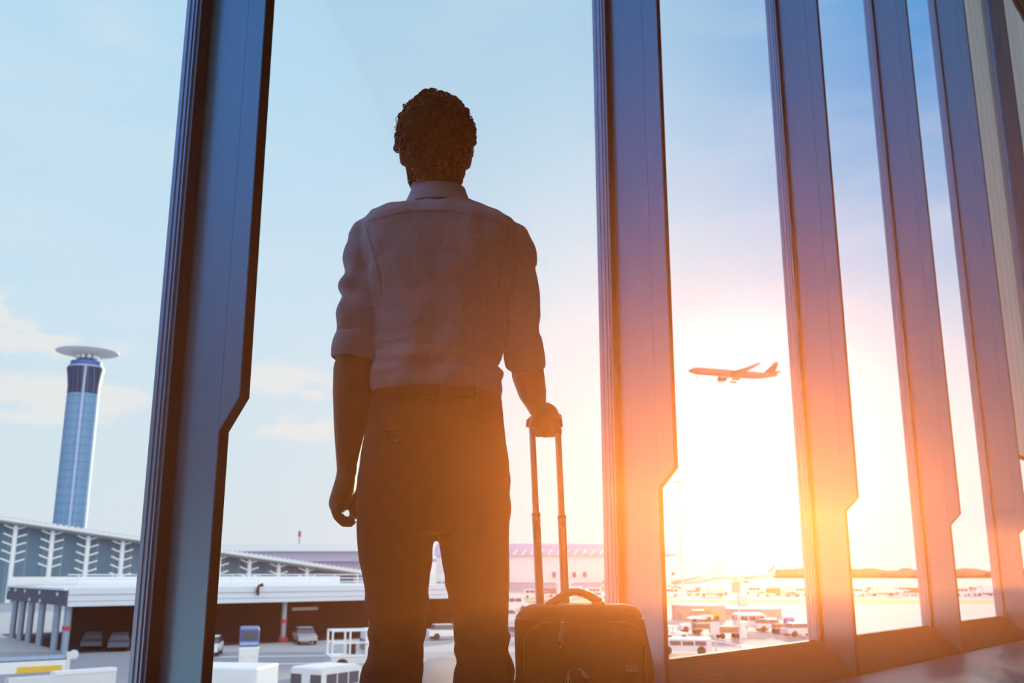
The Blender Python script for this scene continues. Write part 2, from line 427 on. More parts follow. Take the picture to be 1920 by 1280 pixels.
# ---- body: head, neck, trunk, arms, hands, legs and feet in one skin
b = MB()
hx = P(815, 250, Y0).x
hc = Vector((hx, Y0 + .034, 1.690))
yaw = Matrix.Rotation(math.radians(8), 3, 'Z')                    # looks slightly to his left
def H(x, y, z): return hc + yaw @ Vector((x, y, z))
b.ell(H(0, -.004, .005), (.074, .096, .098), 28, 18)              # cranium
b.ell(H(0, .040, -.050), (.060, .056, .072), 24, 14)              # face
b.ell(H(0, .056, -.098), (.040, .036, .026), 20, 12)              # chin
for s in (-1, 1):
    b.tube([H(s * .055, -.005, -.045), H(s * .049, .020, -.085), H(s * .024, .072, -.108)], [.017, .017, .018], 12)      # jaw
    b.ell(H(s * .036, .078, -.030), (.022, .016, .014), 14, 10)   # cheek bone
    b.ell(H(s * .030, .082, .018), (.024, .012, .008), 14, 10)    # brow
    R = Matrix.Rotation(s * math.radians(22), 3, 'Z')
    b.ell(H(s * .077, -.008, -.030), (.006, .020, .034), 16, 12, R)    # ear
    b.tube([H(s * .079, -.022, .0), H(s * .083, -.026, -.025), H(s * .078, -.012, -.060)], [.006, .007, .006], 10)      # helix, lobe
    b.ell(H(s * .030, .084, -.002), (.014, .010, .009), 12, 8)    # eyelid over the eye
b.tube([H(0, .092, .005), H(0, .108, -.022), H(0, .118, -.045), H(0, .104, -.052)], [.009, .011, .014, .010], 12)       # nose
b.tube([H(-.020, .090, -.074), H(0, .098, -.073), H(.020, .090, -.074)], [.006, .008, .006], 10)                         # lips
b.tube([H(-.017, .089, -.082), H(0, .097, -.083), H(.017, .089, -.082)], [.006, .009, .006], 10)
nk = [(300, 771, 865, .028), (330, 772, 864, .024), (350, 771, 866, .018), (372, 766, 874, .012), (395, 735, 905, .006)]
b.loft([bring(y, l + 2, r - 2, .060 + .003 * i, .056 + .001 * i, yo, 2.0, tilt=.2) for i, (y, l, r, yo) in enumerate(nk)])
trunk = [(385, 760, 885, .06, .045), (415, 705, 935, .085, .08), (450, 690, 960, .10, .10), (520, 700, 955, .105, .105), (620, 714, 938, .095, .10), (720, 712, 928, .10, .10), (850, 692, 942, .105, .115), (960, 690, 940, .09, .09)]
b.loft([bring(y, l, r, a, c) for y, l, r, a, c in trunk])
def PX(px, py, dy): return P(px, py, Y0 + dy)
# left arm, hanging
k = mpp(760)
la = [(700, 440, 0), (682, 500, -.01), (676, 580, -.02), (668, 650, -.02), (665, 690, -.015), (662, 735, -.005), (658, 790, .005), (653, 840, .012), (651, 868, .014), (651, 888, .016)]
lr = [27, 27, 27, 31, 40, 38, 32.5, 24.5, 20, 19]
b.tube([PX(*q) for q in la], [r * k for r in lr], 20)
def arms_hand_left():
    # palm faces the thigh; the back of the hand is the outer side
    rings = []
    for (px, py, dy, rx, ry) in ((651, 880, .016, .021, .026), (649, 900, .018, .023, .033), (644, 922, .020, .025, .039), (637, 942, .020, .023, .040), (634, 955, .020, .017, .037)):
        c = PX(px, py, dy); rings.append(mring(c.x, c.y, c.z, rx, ry, ry, 2.4, 24))
    b.loft(rings)
    for i, (dy, ln) in enumerate(((-.014, .82), (.007, .95), (.028, 1.0), (.049, .92))):      # little finger nearest the camera
        c0 = PX(631, 946, dy)
        px = [(634, 942), (629, 955), (634, 970), (643, 979), (656, 980), (664, 973)]
        px = [(631 + (x - 631) * (.9 + .1 * ln) + i * .6, 944 + (y - 944) * ln + (3 if i == 0 else 0)) for x, y in px]
        b.tube([PX(x, y, dy) for x, y in px], [.0115, .0118, .0112, .0108, .0102, .0088], 12)
    th = [(656, 893, .045), (664, 915, .055), (666, 938, .05), (664, 960, .04), (661, 974, .032)]
    b.tube([PX(*q) for q in th], [.016, .014, .0115, .0105, .0085], 12)
    b.ell(PX(655, 910, .038), (.014, .018, .030), 16, 10)
arms_hand_left()
# right arm, forearm reaching forward to the suitcase handle
ra = [((948, 450), 0, 26), ((968, 505), 0, 26), ((974, 570), -.015, 25), ((979, 640), -.015, 26), ((986, 672), .005, 30.5), ((990, 702), .065, 32), ((998, 735), .135, 28.5), ((1005, 758), .195, 21), ((1009, 770), .222, 18.5)]
b.tube([PX(*q[0], q[1]) for q in ra], [q[2] * k * (1 + .0 * i) for i, q in enumerate(ra)], 20)
GY = .262                                                          # the grip bar lies this far in front of his shoulders
def gp(px, py, dy=0.0): return P(px, py, Y0 + GY + dy)
barz = gp(1021, 794).z
def hand_right():
    w0 = PX(1009, 770, .222)
    c = gp(1029, 785, -.012)
    b.tube([w0, w0.lerp(c, .5) + Vector((0, 0, .004)), c, gp(1031, 782, .012)], [.024, .031, .036, .030], 20, flat=.72)
    b.ell(gp(1008, 792, -.028), (.016, .016, .022), 16, 10)       # ball of the thumb
    b.ell(gp(1040, 792, -.026), (.014, .015, .020), 16, 10)       # heel of the hand
    for px, ln in ((1009, .95), (1022, 1.0), (1035, .98), (1047, .86)):
        x = gp(px, 790).x
        ch = [(.005, .022), (.030, .016), (.036, -.006), (.022, -.024), (-.004, -.027), (-.020, -.018)]
        b.tube([Vector((x, Y0 + GY + a * ln, barz + q * ln)) for a, q in ch], [.0112, .0108, .0100, .0096, .0092, .0080], 12)
    th = [gp(1004, 786, -.03), gp(1000, 797, -.026), gp(1003, 807, -.014), gp(1013, 811, .004)]
    b.tube(th, [.015, .0125, .011, .009], 12)
hand_right()
# legs and feet inside the trousers
def lx(px, py): return P(px, py, Y0).x
for s, top, kn in ((-1, 748, 742), (1, 886, 906)):
    xk = lx(kn, 1245)
    b.tube([Vector((lx(top, 940), Y0, zc(940))), Vector((lx((top + kn) / 2, 1080), Y0, zc(1080))), Vector((xk, Y0 + .01, .49)), Vector((xk, Y0 - .015, .33)), Vector((xk, Y0 - .01, .09)), Vector((xk, Y0 + .0, .06))],
           [.078, .068, .050, .050, .036, .036], 18)
    b.loft([mring(xk + s * .006 * i, Y0 + y, z, rx, ry, ry, 2.2, 20) for i, (y, z, rx, ry) in enumerate(((.045, .028, .040, .115), (.045, .04, .042, .12), (.03, .06, .036, .09), (.0, .085, .033, .045)))])
body = link('person', remeshed(b, .0042, 5, BASE), M['skin'], None, True, None)
body.location = BASE; bpy.context.view_layer.update()
tag(body, 'man seen from behind in a striped shirt and dark trousers, holding the suitcase handle', 'person')
for s in (-1, 1):                                                   # eyes
    m = MB(); m.ell(H(s * .030, .086, -.003), (.0115, .0105, .0105), 14, 10); m.build('eye', M['offwhite'], body, True, True)
# ---- hair
m = MB()
SC = hc + Vector((0, -.006, .012))
def hair_r(d):
    """scalp distance by direction, fuller on top and at the back"""
    return 1.0 / math.sqrt((d.x / .088) ** 2 + (d.y / .108) ** 2 + (d.z / (.108 if d.z > 0 else .118)) ** 2)
def in_hair(d):
    l = yaw.inverted() @ d
    if l.y > .25: return l.z > .55 + .25 * (l.y - .25)              # open face
    if l.y > -.25: return l.z > -.28 - .25 * max(0, -l.y)           # above the ears
    return l.z > -.93
ring = []
nseg, nr = 44, 30
rows = []
for i in range(1, nr):
    el = PI / 2 - PI * i / nr
    row = []
    for j in range(nseg):
        az = 2 * PI * j / nseg
        d = Vector((math.cos(el) * math.cos(az), math.cos(el) * math.sin(az), math.sin(el)))
        r = hair_r(d) + .006 * wr(d, 7, 3) + .004 * wr(d, 15, 5)
        if not in_hair(d): r *= .70
        if d.z < -.35 and d.y < .25:                                # the close-cut back hugs skull and nape
            zo = max(-.118, d.z * r); f_ = 1 - .22 * max(0, min(1, (-zo - .03) / .09))
            q_ = yaw.inverted() @ d; lim = 1 / max(1e-3, math.hypot(q_.x / (.082 * f_), q_.y / (.105 * f_)))
            r = min(r, lim, .118 / max(.05, -d.z))
        row.append(SC + d * r)
    rows.append(row)
m.loft(rows)
rnd = random.Random(4)
def curl(c, d, r, turns, pitch, th):
    t1 = d.orthogonal().normalized(); t2 = d.cross(t1)
    a0 = rnd.random() * 6.28; n = int(turns * 13)
    ax = (d * rnd.uniform(-.3, .9) + t1 * rnd.uniform(-1, 1) + t2 * rnd.uniform(-1, 1)).normalized()
    e1 = ax.orthogonal().normalized(); e2 = ax.cross(e1)
    pts = [c + ax * (pitch * (q / n - .5)) + e1 * (r * math.cos(a0 + 6.28 * turns * q / n)) + e2 * (r * math.sin(a0 + 6.28 * turns * q / n)) for q in range(n + 1)]
    m.tube(pts, [th * (1 - .6 * (q / n)) for q in range(n + 1)], 6)
cnt = 0
while cnt < 800:
    d = Vector((rnd.gauss(0, 1), rnd.gauss(0, 1), rnd.gauss(0, 1))).normalized()
    if not in_hair(d) or d.y > .55 or (d.z < -.45): continue
    r = hair_r(d) + .006 * wr(d, 7, 3)
    curl(SC + d * (r - .001), d, rnd.uniform(.005, .0115), rnd.uniform(.7, 1.6), rnd.uniform(.004, .014), rnd.uniform(.0014, .0026)); cnt += 1
cnt = 0
while cnt < 420:                                                    # short close-cut hair down the nape
    zz = rnd.uniform(-.122, -.03); a = rnd.uniform(-1.25, 1.25)
    f_ = 1 - .22 * max(0, min(1, (-zz - .03) / .09))
    p = SC + yaw @ Vector((.080 * f_ * math.sin(a), -.103 * f_ * math.cos(a), zz)); o_ = (yaw @ Vector((math.sin(a), -math.cos(a), 0)))
    m.tube([p - o_ * .004, p + o_ * .002 + Vector((0, 0, -.006)), p + o_ * .0015 + Vector((rnd.uniform(-.003, .003), 0, -.014))], [.004, .003, .001], 5); cnt += 1
hair = m.build('hair', M['hair'], body, True, True, None)
# ---- shirt
b = MB()
sh = [(368, 772, 878, .070, .064, 2.1), (380, 748, 905, .078, .078, 2.2), (392, 716, 926, .088, .092, 2.3), (404, 692, 946, .098, .104, 2.4), (425, 680, 966, .108, .118, 2.4), (460, 678, 976, .118, .128, 2.5), (520, 686, 974, .126, .130, 2.5),
      (580, 700, 958, .124, .126, 2.5), (640, 706, 946, .118, .124, 2.5), (668, 704, 940, .116, .126, 2.5), (686, 700, 927, .116, .128, 2.5), (702, 697, 938, .120, .130, 2.5), (718, 695, 943, .122, .130, 2.5), (736, 697, 941, .120, .128, 2.5), (750, 704, 936, .104, .110, 2.5), (770, 712, 928, .10, .108, 2.4)]
b.loft([bring(y, l, r, f, q, e=e, yo=.022 * max(0, min(1, (410 - y) / 35)), tilt=.14 * max(0, min(1, (430 - y) / 50))) for y, l, r, f, q, e in sh])
sl = [((716, 418), 0, 27), ((694, 436), 0, 36), ((684, 470), -.004, 38), ((681, 520), -.01, 38), ((680, 570), -.018, 40), ((675, 610), -.02, 42), ((670, 645), -.02, 39), ((669, 664), -.018, 35)]
ks = mpp(520)
b.tube([PX(*q[0], q[1]) for q in sl], [q[2] * ks for q in sl], 24)
sr = [((938, 428), 0, 27), ((958, 446), 0, 33), ((969, 480), -.004, 34.5), ((974, 530), -.01, 33), ((976, 575), -.016, 33), ((977, 620), -.02, 33), ((982, 655), -.010, 32), ((985, 672), .006, 30)]
b.tube([PX(*q[0], q[1]) for q in sr], [q[2] * ks for q in sr], 24)
zs = zc(400); zw = zc(715)
def wrinkle(p, n):
    q = p.copy()
    h = (zc(690) - p.z)
    blouse = math.exp(-((p.z - zc(705)) / .045) ** 2)
    side = min(1, abs(p.x - BASE.x) / .14)
    d = .0065 * wr((p.x * 1.0, p.y, p.z * 2.6), 9, 1) + .005 * wr((p.x * 2.6, p.y, p.z), 12, 2)
    d += blouse * .012 * wr((p.x * .8, p.y, p.z * 3.4), 13, 5)
    arm = 1 if (p.x < P(704, 560, Y0).x or p.x > P(952, 560, Y0).x) and p.z < zc(440) else 0
    if arm:
        t = p.z + (.55 * (p.x - BASE.x) * (1 if p.x < BASE.x else -1)) + .4 * (p.y - Y0)
        d += (.0075 * math.sin(t * 80 + 6 * wr(p, 6, 8)) * (.4 + .9 * wr(p, 5, 9)) + .007 * wr((p.x, p.y, p.z * 1.6), 13, 11)) * (1 if p.z < zc(500) else .5)
    # long pulls from the shoulder blades towards the waist
    d += .0035 * math.sin((p.x - BASE.x) * 70 + 5 * wr(p, 3, 12)) * max(0, min(1, (zs - p.z) / .25))
    d *= max(0, min(1, (p.z - zc(748)) / .03))
    return q + n * d
shirt = link('shirt', remeshed(b, .0055, 7, BASE, wrinkle), M['shirt'], body, True, None)
BV = BVHTree.FromObject(shirt, bpy.context.evaluated_depsgraph_get())
def on_shirt(px, py, back=.0008):
    d = Vector(ray(px, py)).normalized()
    h = BV.ray_cast(Vector((0, 0, CH)) - BASE, d)
    if h[0] is None: return None
    return h[0] + BASE - d * back
def seam(pl, name, r=.0011, matl='collar', parent=shirt):
    pts = []
    for (x0, y0), (x1, y1) in zip(pl[:-1], pl[1:]):
        n = max(2, int(math.hypot(x1 - x0, y1 - y0) / 6))
        for q in range(n): 
            p = on_shirt(x0 + (x1 - x0) * q / n, y0 + (y1 - y0) * q / n)
            if p: pts.append(p)
    m = MB(); m.tube(pts, r, 6); return m.build(name, M[matl], parent, True, True, None)
seam([(690, 413), (725, 404), (762, 396), (800, 394), (845, 395), (885, 402), (920, 412), (952, 424)], 'yoke_seam', .0013)
for pl in ([(684, 412), (690, 440), (700, 475), (712, 520), (716, 560)], [(955, 430), (948, 460), (938, 500), (936, 545)]): seam(pl, 'armhole_seam', .0012)
# collar: stand and fold turned down round the neck
m = MB()
def cring(rx, ry, z0, tilt, n=48, gap=.42):
    o = []
    cx = P(821, 355, Y0).x
    for j in range(n + 1):
        a = -PI / 2 + (j / n - .5) * (2 * PI - gap)
        o.append(Vector((cx + rx * math.cos(a), Y0 + .018 + ry * math.sin(a), z0 + tilt * (math.sin(a) + 1) * ry)))
    return o
zt, zb = P(820, 339, Y0 - .046).z, P(820, 367, Y0 - .064).z
prof = [(.0585, .061, zt - .012), (.0595, .063, zt - .002), (.0605, .065, zt), (.0625, .067, zt - .002), (.069, .074, (zt + zb) / 2), (.077, .083, zb + .002), (.0795, .0855, zb - .004), (.0745, .0805, zb - .003), (.066, .071, (zt + zb) / 2 - .004)]
R = [cring(a, q, z, .14) for a, q, z in prof]
cols = list(map(list, zip(*R)))
m.loft(cols)
m.build('collar', M['collar'], shirt, True, True, 60)
# rolled cuffs: folded bands that stand off the forearm
def cuff(path, rad, seed, name='rolled_cuff'):
    m = MB(); n = 36
    pts = [PX(*q) for q in path]; t = (pts[-1] - pts[0]).normalized()
    u = (Vector((0, 1, 0)) - t * t.y).normalized(); sd = t.cross(u)
    L0 = (pts[-1] - pts[0]).length
    prof = [(0, .94), (.06, 1.0), (.3, 1.045), (.62, 1.07), (.93, 1.06), (1.0, 1.03), (.99, .97), (.9, .95), (.4, .93)]
    rings = []
    for a, f in prof:
        ring = []
        for j in range(n):
            th = 2 * PI * j / n
            w_ = 1 + .05 * wr((math.cos(th), math.sin(th), a * .8), 1.6, seed) + .025 * wr((math.cos(th), math.sin(th), a), 4, seed + 2)
            ln = a * L0 + (.006 * math.sin(th * 1 + seed) if a > .5 else 0)
            rr = rad * f * w_
            ring.append(pts[0] + t * ln + sd * (rr * math.cos(th)) + u * (rr * math.sin(th)))
        rings.append(ring)
    m.loft(rings, cap=False, closed=True)
    return m.build(name, M['collar'], shirt, True, True, 50)
cuff([(671, 626, -.02), (667, 676, -.018)], 42.5 * ks, 1.0)
cuff([(979, 634, -.018), (985, 684, .018)], 35.5 * ks, 2.5)
# the tab and button of the left roll
m = MB(); p = [on_shirt(x, y, .006) or PX(x, y, -.07) for x, y in ((655, 622), (664, 628), (672, 634), (676, 643))]
m.tube(p, [.006, .008, .008, .006], 8, flat=.35); m.build('sleeve_tab', M['collar'], shirt, True, True)
# ---- trousers
b = MB()
hp = [(738, 700, 938, .104, .110), (748, 696, 941, .108, .114), (790, 688, 944, .112, .122), (840, 681, 951, .118, .134), (890, 673, 957, .120, .138), (935, 669, 958, .116, .130), (975, 669, 956, .104, .112), (1000, 672, 954, .09, .095)]
b.loft([bring(y, l, r, f, q, 0, 2.4) for y, l, r, f, q in hp])
def legp(rows, xk, wk):
    rr = [bring(y, l, r, f, q, 0, 2.15) for y, l, r, f, q in rows]
    for z, w_, d in ((.43, .068, .080), (.36, .066, .079), (.25, .065, .074), (.15, .065, .072), (.085, .066, .074), (.055, .067, .076)):
        rr.append(mring(xk, Y0 + .0, z, w_, d, d, 2.1))
    b.loft(rr)
legp([(930, 672, 816, .10, .115), (985, 668, 815, .098, .108), (1010, 671, 813, .094, .102), (1050, 675, 810, .088, .096), (1100, 683, 804, .082, .088), (1150, 689, 801, .078, .083), (1190, 692, 797, .076, .080), (1222, 692, 794, .074, .078), (1240, 686, 793, .078, .083), (1256, 679, 793, .080, .084), (1280, 676, 793, .078, .082)], lx(736, 1280), 0)
legp([(930, 816, 957, .10, .115), (985, 817, 956, .098, .108), (1010, 821, 953, .094, .102), (1050, 828, 952, .088, .096), (1100, 836, 954, .082, .088), (1150, 847, 951, .078, .083), (1166, 849, 948, .076, .080), (1190, 852, 952, .076, .081), (1222, 853, 957, .076, .080), (1240, 858, 962, .078, .083), (1258, 851, 965, .080, .084), (1280, 850, 963, .078, .082)], lx(907, 1280), 0)
def tw(p, n):
    kn = math.exp(-((p.z - .56) / .10) ** 2)
    seat = math.exp(-((p.z - .84) / .07) ** 2)
    d = .0025 * wr((p.x, p.y, p.z * 2), 10, 4)
    d += kn * .0020 * math.sin(p.z * 120 + 5 * wr(p, 9, 6) + p.x * 30) + kn * .005 * wr((p.x, p.y, p.z * 2.5), 16, 7)
    d += seat * .0015 * math.sin(p.z * 90 - abs(p.x - BASE.x) * 60 + 3 * wr(p, 7, 3))
    return p + n * d
tr = link('trousers', remeshed(b, .006, 6, BASE, tw), M['trouser'], body, True, None)
BV2 = BVHTree.FromObject(tr, bpy.context.evaluated_depsgraph_get())
def on_tr(px, py, back=.001):
    d = Vector(ray(px, py)).normalized(); h = BV2.ray_cast(Vector((0, 0, CH)) - BASE, d)
    return None if h[0] is None else h[0] + BASE - d * back
m = MB()
wb = []
for py, o in ((721, -.004), (722, .007), (741, .007), (745, .0)):
    q_ = bring(738, 697, 940, .110 + o, .116 + o, 0, 2.4, P(816, py, Y0 - .118).z); wb.append(q_)
m.loft(wb); m.build('waistband', M['trouser'], tr, True, True, 50)
def loop(px):
    m = MB(); pts = [on_tr(px, y, .012 if y < 745 else .003) for y in (722, 728, 735, 742, 748)]; pts = [p for p in pts if p]
    if len(pts) > 1: m.tube(pts, .0036, 8); m.build('belt_loop', M['trouser'], tr, True, True)
for px in (745, 820, 893): loop(px)
m = MB(); c = P(939, 765, Y0 + .0); m.tube([c + Vector((-.006, 0, .020)), c + Vector((.001, 0, .016)), c + Vector((.003, 0, -.012)), c + Vector((-.004, 0, -.024))], .0014, 8); m.build('belt_loop', M['trouser'], tr, True, True)
for a, q in (((700, 808), (775, 806)), ((862, 806), (930, 808))):
    pts = [on_tr(a[0] + (q[0] - a[0]) * t / 8, a[1] + (q[1] - a[1]) * t / 8, .001) for t in range(9)]
    m = MB(); m.tube([p for p in pts if p], .0012, 8); m.build('pocket_welt', M['trouser'], tr, True, True)
pts = [on_tr(742 + 6.5 * math.cos(t), 820 + 6.5 * math.sin(t), .0015) for t in [PI * (.05 + .9 * q / 8) for q in range(9)]]
m = MB(); m.tube([p for p in pts if p], .0009, 6); m.build('pocket_loop', M['thread'], tr, True, True)
for kx, s in ((736, -1), (907, 1)):
    x = lx(kx, 1280); m = MB()
    prof = [(.0, .050, .150), (.012, .052, .152), (.030, .048, .146), (.050, .042, .118), (.075, .038, .07), (.10, .042, .052)]
    m.loft([mring(x + s * .006, Y0 + (.045 if z < .04 else .035 if z < .06 else .012), z, rx, ry, ry * (.72 if z < .06 else 1), 2.3, 28) for z, rx, ry in prof])
    m.build('shoe', M['leather'], body, True, True, 50)
# ------------------------------------------------------------------ the suitcase
YC = 2.20
def cp(px, py, dy=0.0): return P(px, py, YC + dy)
ztop = cp(1090, 1131).z
c0 = cp(1095, 1131); cb = P(1103, 1280, YC - .1)
CX, CY = P(1098, 1280, YC).x, YC
case = empty('suitcase', (CX, CY, 0))
tag(case, 'small dark cabin suitcase on wheels with its telescopic handle pulled up', 'suitcase')
def crow(z, xl, xr, y0, y1, r, n=7):
    o = []
    for cx_, cy_, a0 in ((xr - r, y1 - r, 0), (xl + r, y1 - r, 90), (xl + r, y0 + r, 180), (xr - r, y0 + r, 270)):
        for q in range(n):
            a = math.radians(a0 + 90 * q / (n - 1)); o.append(Vector((cx_ + r * math.cos(a), cy_ + r * math.sin(a), z)))
    return o
yf, yb_ = YC - .085, YC + .10
def wx(px, py): return P(px, py, yf).x
zt_ = P(1090, 1136, yf).z
zz = lambda py: P(1090, py, yf).z
rows = [(.050, 968, 1226, 1280, .045), (.058, 964, 1230, 1280, .04), (.10, 962, 1233, 1280, .04), (.30, 964, 1234, 1280, .04), (zz(1262), 967, 1233, 1262, .04), (zz(1235), 966, 1228, 1235, .04), (zz(1195), 965, 1219, 1195, .04),
        (zz(1170), 965, 1214, 1170, .045), (zz(1158), 969, 1210, 1158, .045), (zz(1148), 976, 1207, 1148, .045), (zz(1141), 985, 1203, 1141, .045), (zz(1137), 996, 1196, 1137, .045), (zz(1134.5), 1010, 1186, 1135, .04)]
m = MB()
rr = []
for i, (z, l, r, py, rad) in enumerate(rows):
    top = max(0, i - 6) / 6
    rr.append(crow(z, wx(l, py), wx(r, py), yf + .018 * top ** 3, yb_ - .018 * top ** 3, rad))
m.loft(rr); m.build('shell', M['case'], case, True, True, 45)
# front pocket panel, slightly proud
m = MB(); rr = []
def prow(y, ins):
    o = []
    x0, x1, z0, z1 = wx(985, 1200) + ins, wx(1205, 1220) - ins, .09 + ins, zz(1165) - ins
    r = .05
    for cx_, cz_, a0 in ((x1 - r, z1 - r, 0), (x0 + r, z1 - r, 90), (x0 + r, z0 + r, 180), (x1 - r, z0 + r, 270)):
        for q in range(7):
            a = math.radians(a0 + 15 * q); o.append(Vector((cx_ + r * math.cos(a), y, cz_ + r * math.sin(a))))
    return o
m.loft([prow(yf + .01, 0), prow(yf - .014, 0), prow(yf - .022, .006), prow(yf - .025, .016)]); m.build('front_pocket', M['case'], case, True, True, 50)
m = MB(); q = prow(yf - .016, -.001); m.tube(q + [q[0]], .0028, 8); m.build('pocket_zip', M['piping'], case, True, True, None)
for row, yy in ((7, .0), (7, .0)): pass
q = crow(zz(1160), wx(968.4, 1160), wx(1210.6, 1160), yf + .0003, yb_ - .0003, .045); m = MB(); m.tube(q + [q[0]], .0018, 8); m.build('piping', M['piping'], case, True, True, None)
# zip pulls and the badge
def pull(a, c_, w_, name='zip_pull'):
    m = MB(); A, C = P(*a, yf - .030), P(*c_, yf - .032)
    ax = (C - A); ln = ax.length; ax.normalize(); sd = Vector((ax.z, 0, -ax.x)); 
    out = [A + sd * (w_ * .35), A + ax * (ln * .5) + sd * w_, A + ax * (ln * .85) + sd * w_, C, A + ax * (ln * .85) - sd * w_, A + ax * (ln * .5) - sd * w_, A - sd * (w_ * .35)]
    m.tube(out + [out[0]], .0011, 8); m.tube([A + ax * ln * .1, A + ax * ln * .75], [.0022, .0030], 8, flat=.4)
    m.ell(A, (.0035, .003, .0035), 10, 8); return m.build(name, M['thread'], case, True, True)
pull((1054, 1166), (1050, 1214), .0042)
pull((1065, 1260), (1065, 1296), .0055)
pull((1086, 1254), (1101, 1272), .0040)
m = MB(); c = P(1185, 1251.5, yf - .0255); m.box(c, (.0235, .004, .0135), 0, .0018); m.build('badge', M['steel'], case, True, True)
# carry handle on the top
hy = YC - .02
ph = [(1031, 1131), (1040, 1127), (1050, 1121), (1062, 1112.5), (1072, 1109.5), (1082, 1109), (1092, 1111), (1104, 1116.5), (1116, 1123), (1126, 1128)]
m = MB(); pts = [P(x, y, hy) for x, y in ph]; m.tube(pts, [.0085, .009, .0095, .0085, .0078, .0075, .0078, .0088, .0092, .0085], 14, flat=1.35); m.build('carry_handle', M['piping'], case, True, True)
for a in ((1033, 1132), (1121, 1131)):
    c = P(*a, hy); m = MB(); m.box(c + Vector((0, 0, -.006)), (.028, .034, .022), 0, .006); m.build('handle_mount', M['piping'], case, True, True)
# telescopic handle
py_ = YC + .085
def tp(px, py): 
    t = max(0, min(1.3, (1130 - py) / 350)); return P(px, py, py_ + (Y0 + GY - py_) * t)
def flatbar(m, A, C, w_, d_):
    m.tube([A, C], w_, 16, flat=d_ / w_)
for (x0, y0), (xm, ym), (x1, y1) in (((1013, 1142), (1005, 963), (997.5, 800)), ((1060, 1142), (1053.5, 968), (1045.5, 800))):
    m = MB(); flatbar(m, tp(x0, y0), tp(xm, ym), .0098, .0080); m.build('outer_tube', M['chrome'], case, True, True)
    m = MB(); flatbar(m, tp(xm, ym + 4), tp(x1, y1), .0078, .0064); m.build('inner_tube', M['chrome'], case, True, True)
    m = MB(); c = tp(xm, ym); dn = (tp(x0, y0) - c).normalized(); m.cyl(c - dn * .001, c + dn * .006, .0106, seg=16); m.build('tube_collar', M['steel'], case, True, True)
    for off in (.012, .022):
        m = MB(); q = c + dn * off + Vector((0, -.0083, 0)); m.cyl(q, q + Vector((0, -.0012, 0)), .0022, seg=10); m.build('catch_button', M['piping'], case, True, True)
m = MB()
A, C = gp(992, 793), gp(1049, 793)
gz = [(A + Vector((0, 0, -.010))), A + Vector((.002, 0, .004)), A + Vector((.010, 0, .011)), C + Vector((-.010, 0, .011)), C + Vector((-.002, 0, .004)), C + Vector((0, 0, -.010))]
m.tube(gz, [.0085, .0095, .0105, .0105, .0095, .0085], 16); m.build('grip', M['piping'], case, True, True)
m = MB(); 
for sx in (-1, 1):
    x = CX + sx * .115
    m = MB(); m.box((x, YC + .085, .045), (.032, .05, .05), 0, .008); m.build('wheel_housing', M['piping'], case, True, True)
    m = MB(); m.cyl((x - .011, YC + .09, .026), (x + .011, YC + .09, .026), .026, seg=24); m.build('wheel', M['rubber'], case, True, True)
    m = MB(); m.box((x, YC - .07, .026), (.03, .03, .052), 0, .006); m.build('foot', M['rubber'], case, True, True)
# ------------------------------------------------------------------ the airport outside
m = MB(); m.box((200, 2515, GZ - .5), (5200, 5000, 1.0)); tag(m.build('ground', M['apron']), 'pale concrete airport apron', None, None, 'structure')
def strip(px0, py0, px1, py1, mt, name, label, h=.02, kind='structure'):
    a, b_, c, d = GP(px0, py0), GP(px1, py0), GP(px1, py1), GP(px0, py1)
    m = MB(); m.add([a, b_, c, d] + [p + Vector((0, 0, h)) for p in (a, b_, c, d)], [(3, 2, 1, 0), (4, 5, 6, 7), (0, 1, 5, 4), (1, 2, 6, 5), (2, 3, 7, 6), (3, 0, 4, 7)])
    return tag(m.build(name, M[mt]), label, None, None, kind)
strip(900, 1131, 2300, 1124, 'grass', 'lawn', 'narrow dry grass strip across the apron')
strip(-400, 1700, 1180, 1222, 'asphalt', 'road', 'grey service road below the window', .015)
strip(1180, 1700, 1560, 1196, 'asphalt', 'road', 'grey service road under the signposts', .015)
for a, q in (((560, 1272), (640, 1266)), ((380, 1232), (700, 1228)), ((420, 1246), (640, 1243)), ((1290, 1192), (1420, 1216)), ((1380, 1222), (1500, 1210))):
    A, C = GP(*a), GP(*q); t = (C - A).normalized(); nn_ = Vector((-t.y, t.x, 0)) * .25
    m = MB(); m.add([A - nn_ + Vector((0, 0, z)) for z in (.016,)] + [A + nn_ + Vector((0, 0, .016)), C + nn_ + Vector((0, 0, .016)), C - nn_ + Vector((0, 0, .016))] + [p + Vector((0, 0, .03)) for p in (A - nn_, A + nn_, C + nn_, C - nn_)],
          [(3, 2, 1, 0), (4, 5, 6, 7), (0, 1, 5, 4), (1, 2, 6, 5), (2, 3, 7, 6), (3, 0, 4, 7)])
    tag(m.build('road_marking', M['white']), 'white line painted on the service road', None, None, 'structure')
# ---- raised roadway
K = Vector((-37.0, 83.5, 0)); E = Vector((-3.0, 116, 0)); LF = Vector((-52.6, 105, 0))
vd = (E - K).normalized(); bk = Vector((-vd.y, vd.x, 0)); ld_ = (LF - K).normalized()
ZD0, ZD1 = -1.98, -.55
via = empty('raised_roadway', (K.x, K.y, GZ))
tag(via, 'pale raised roadway with a dark underpass beneath it', 'viaduct')
def hitline(px, A, d):
    """distance along a plan line where the column of the frame crosses it"""
    r, f, u = ray(px, 1110); t = r / f
    return (t * A.y - A.x) / (d.x - t * d.y)
LEN16 = hitline(17, K, ld_)
m = MB(); plan = [K + ld_ * .3 + vd * .6, E, E + bk * 45, K + ld_ * LEN16 + vd * .6]
m.prism([(p.x, p.y) for p in plan], (ZD0 + .1, ZD1), lambda a, b, t: Vector((a, b, t))); m.build('deck', M['offwhite'], via, True)
m = MB()
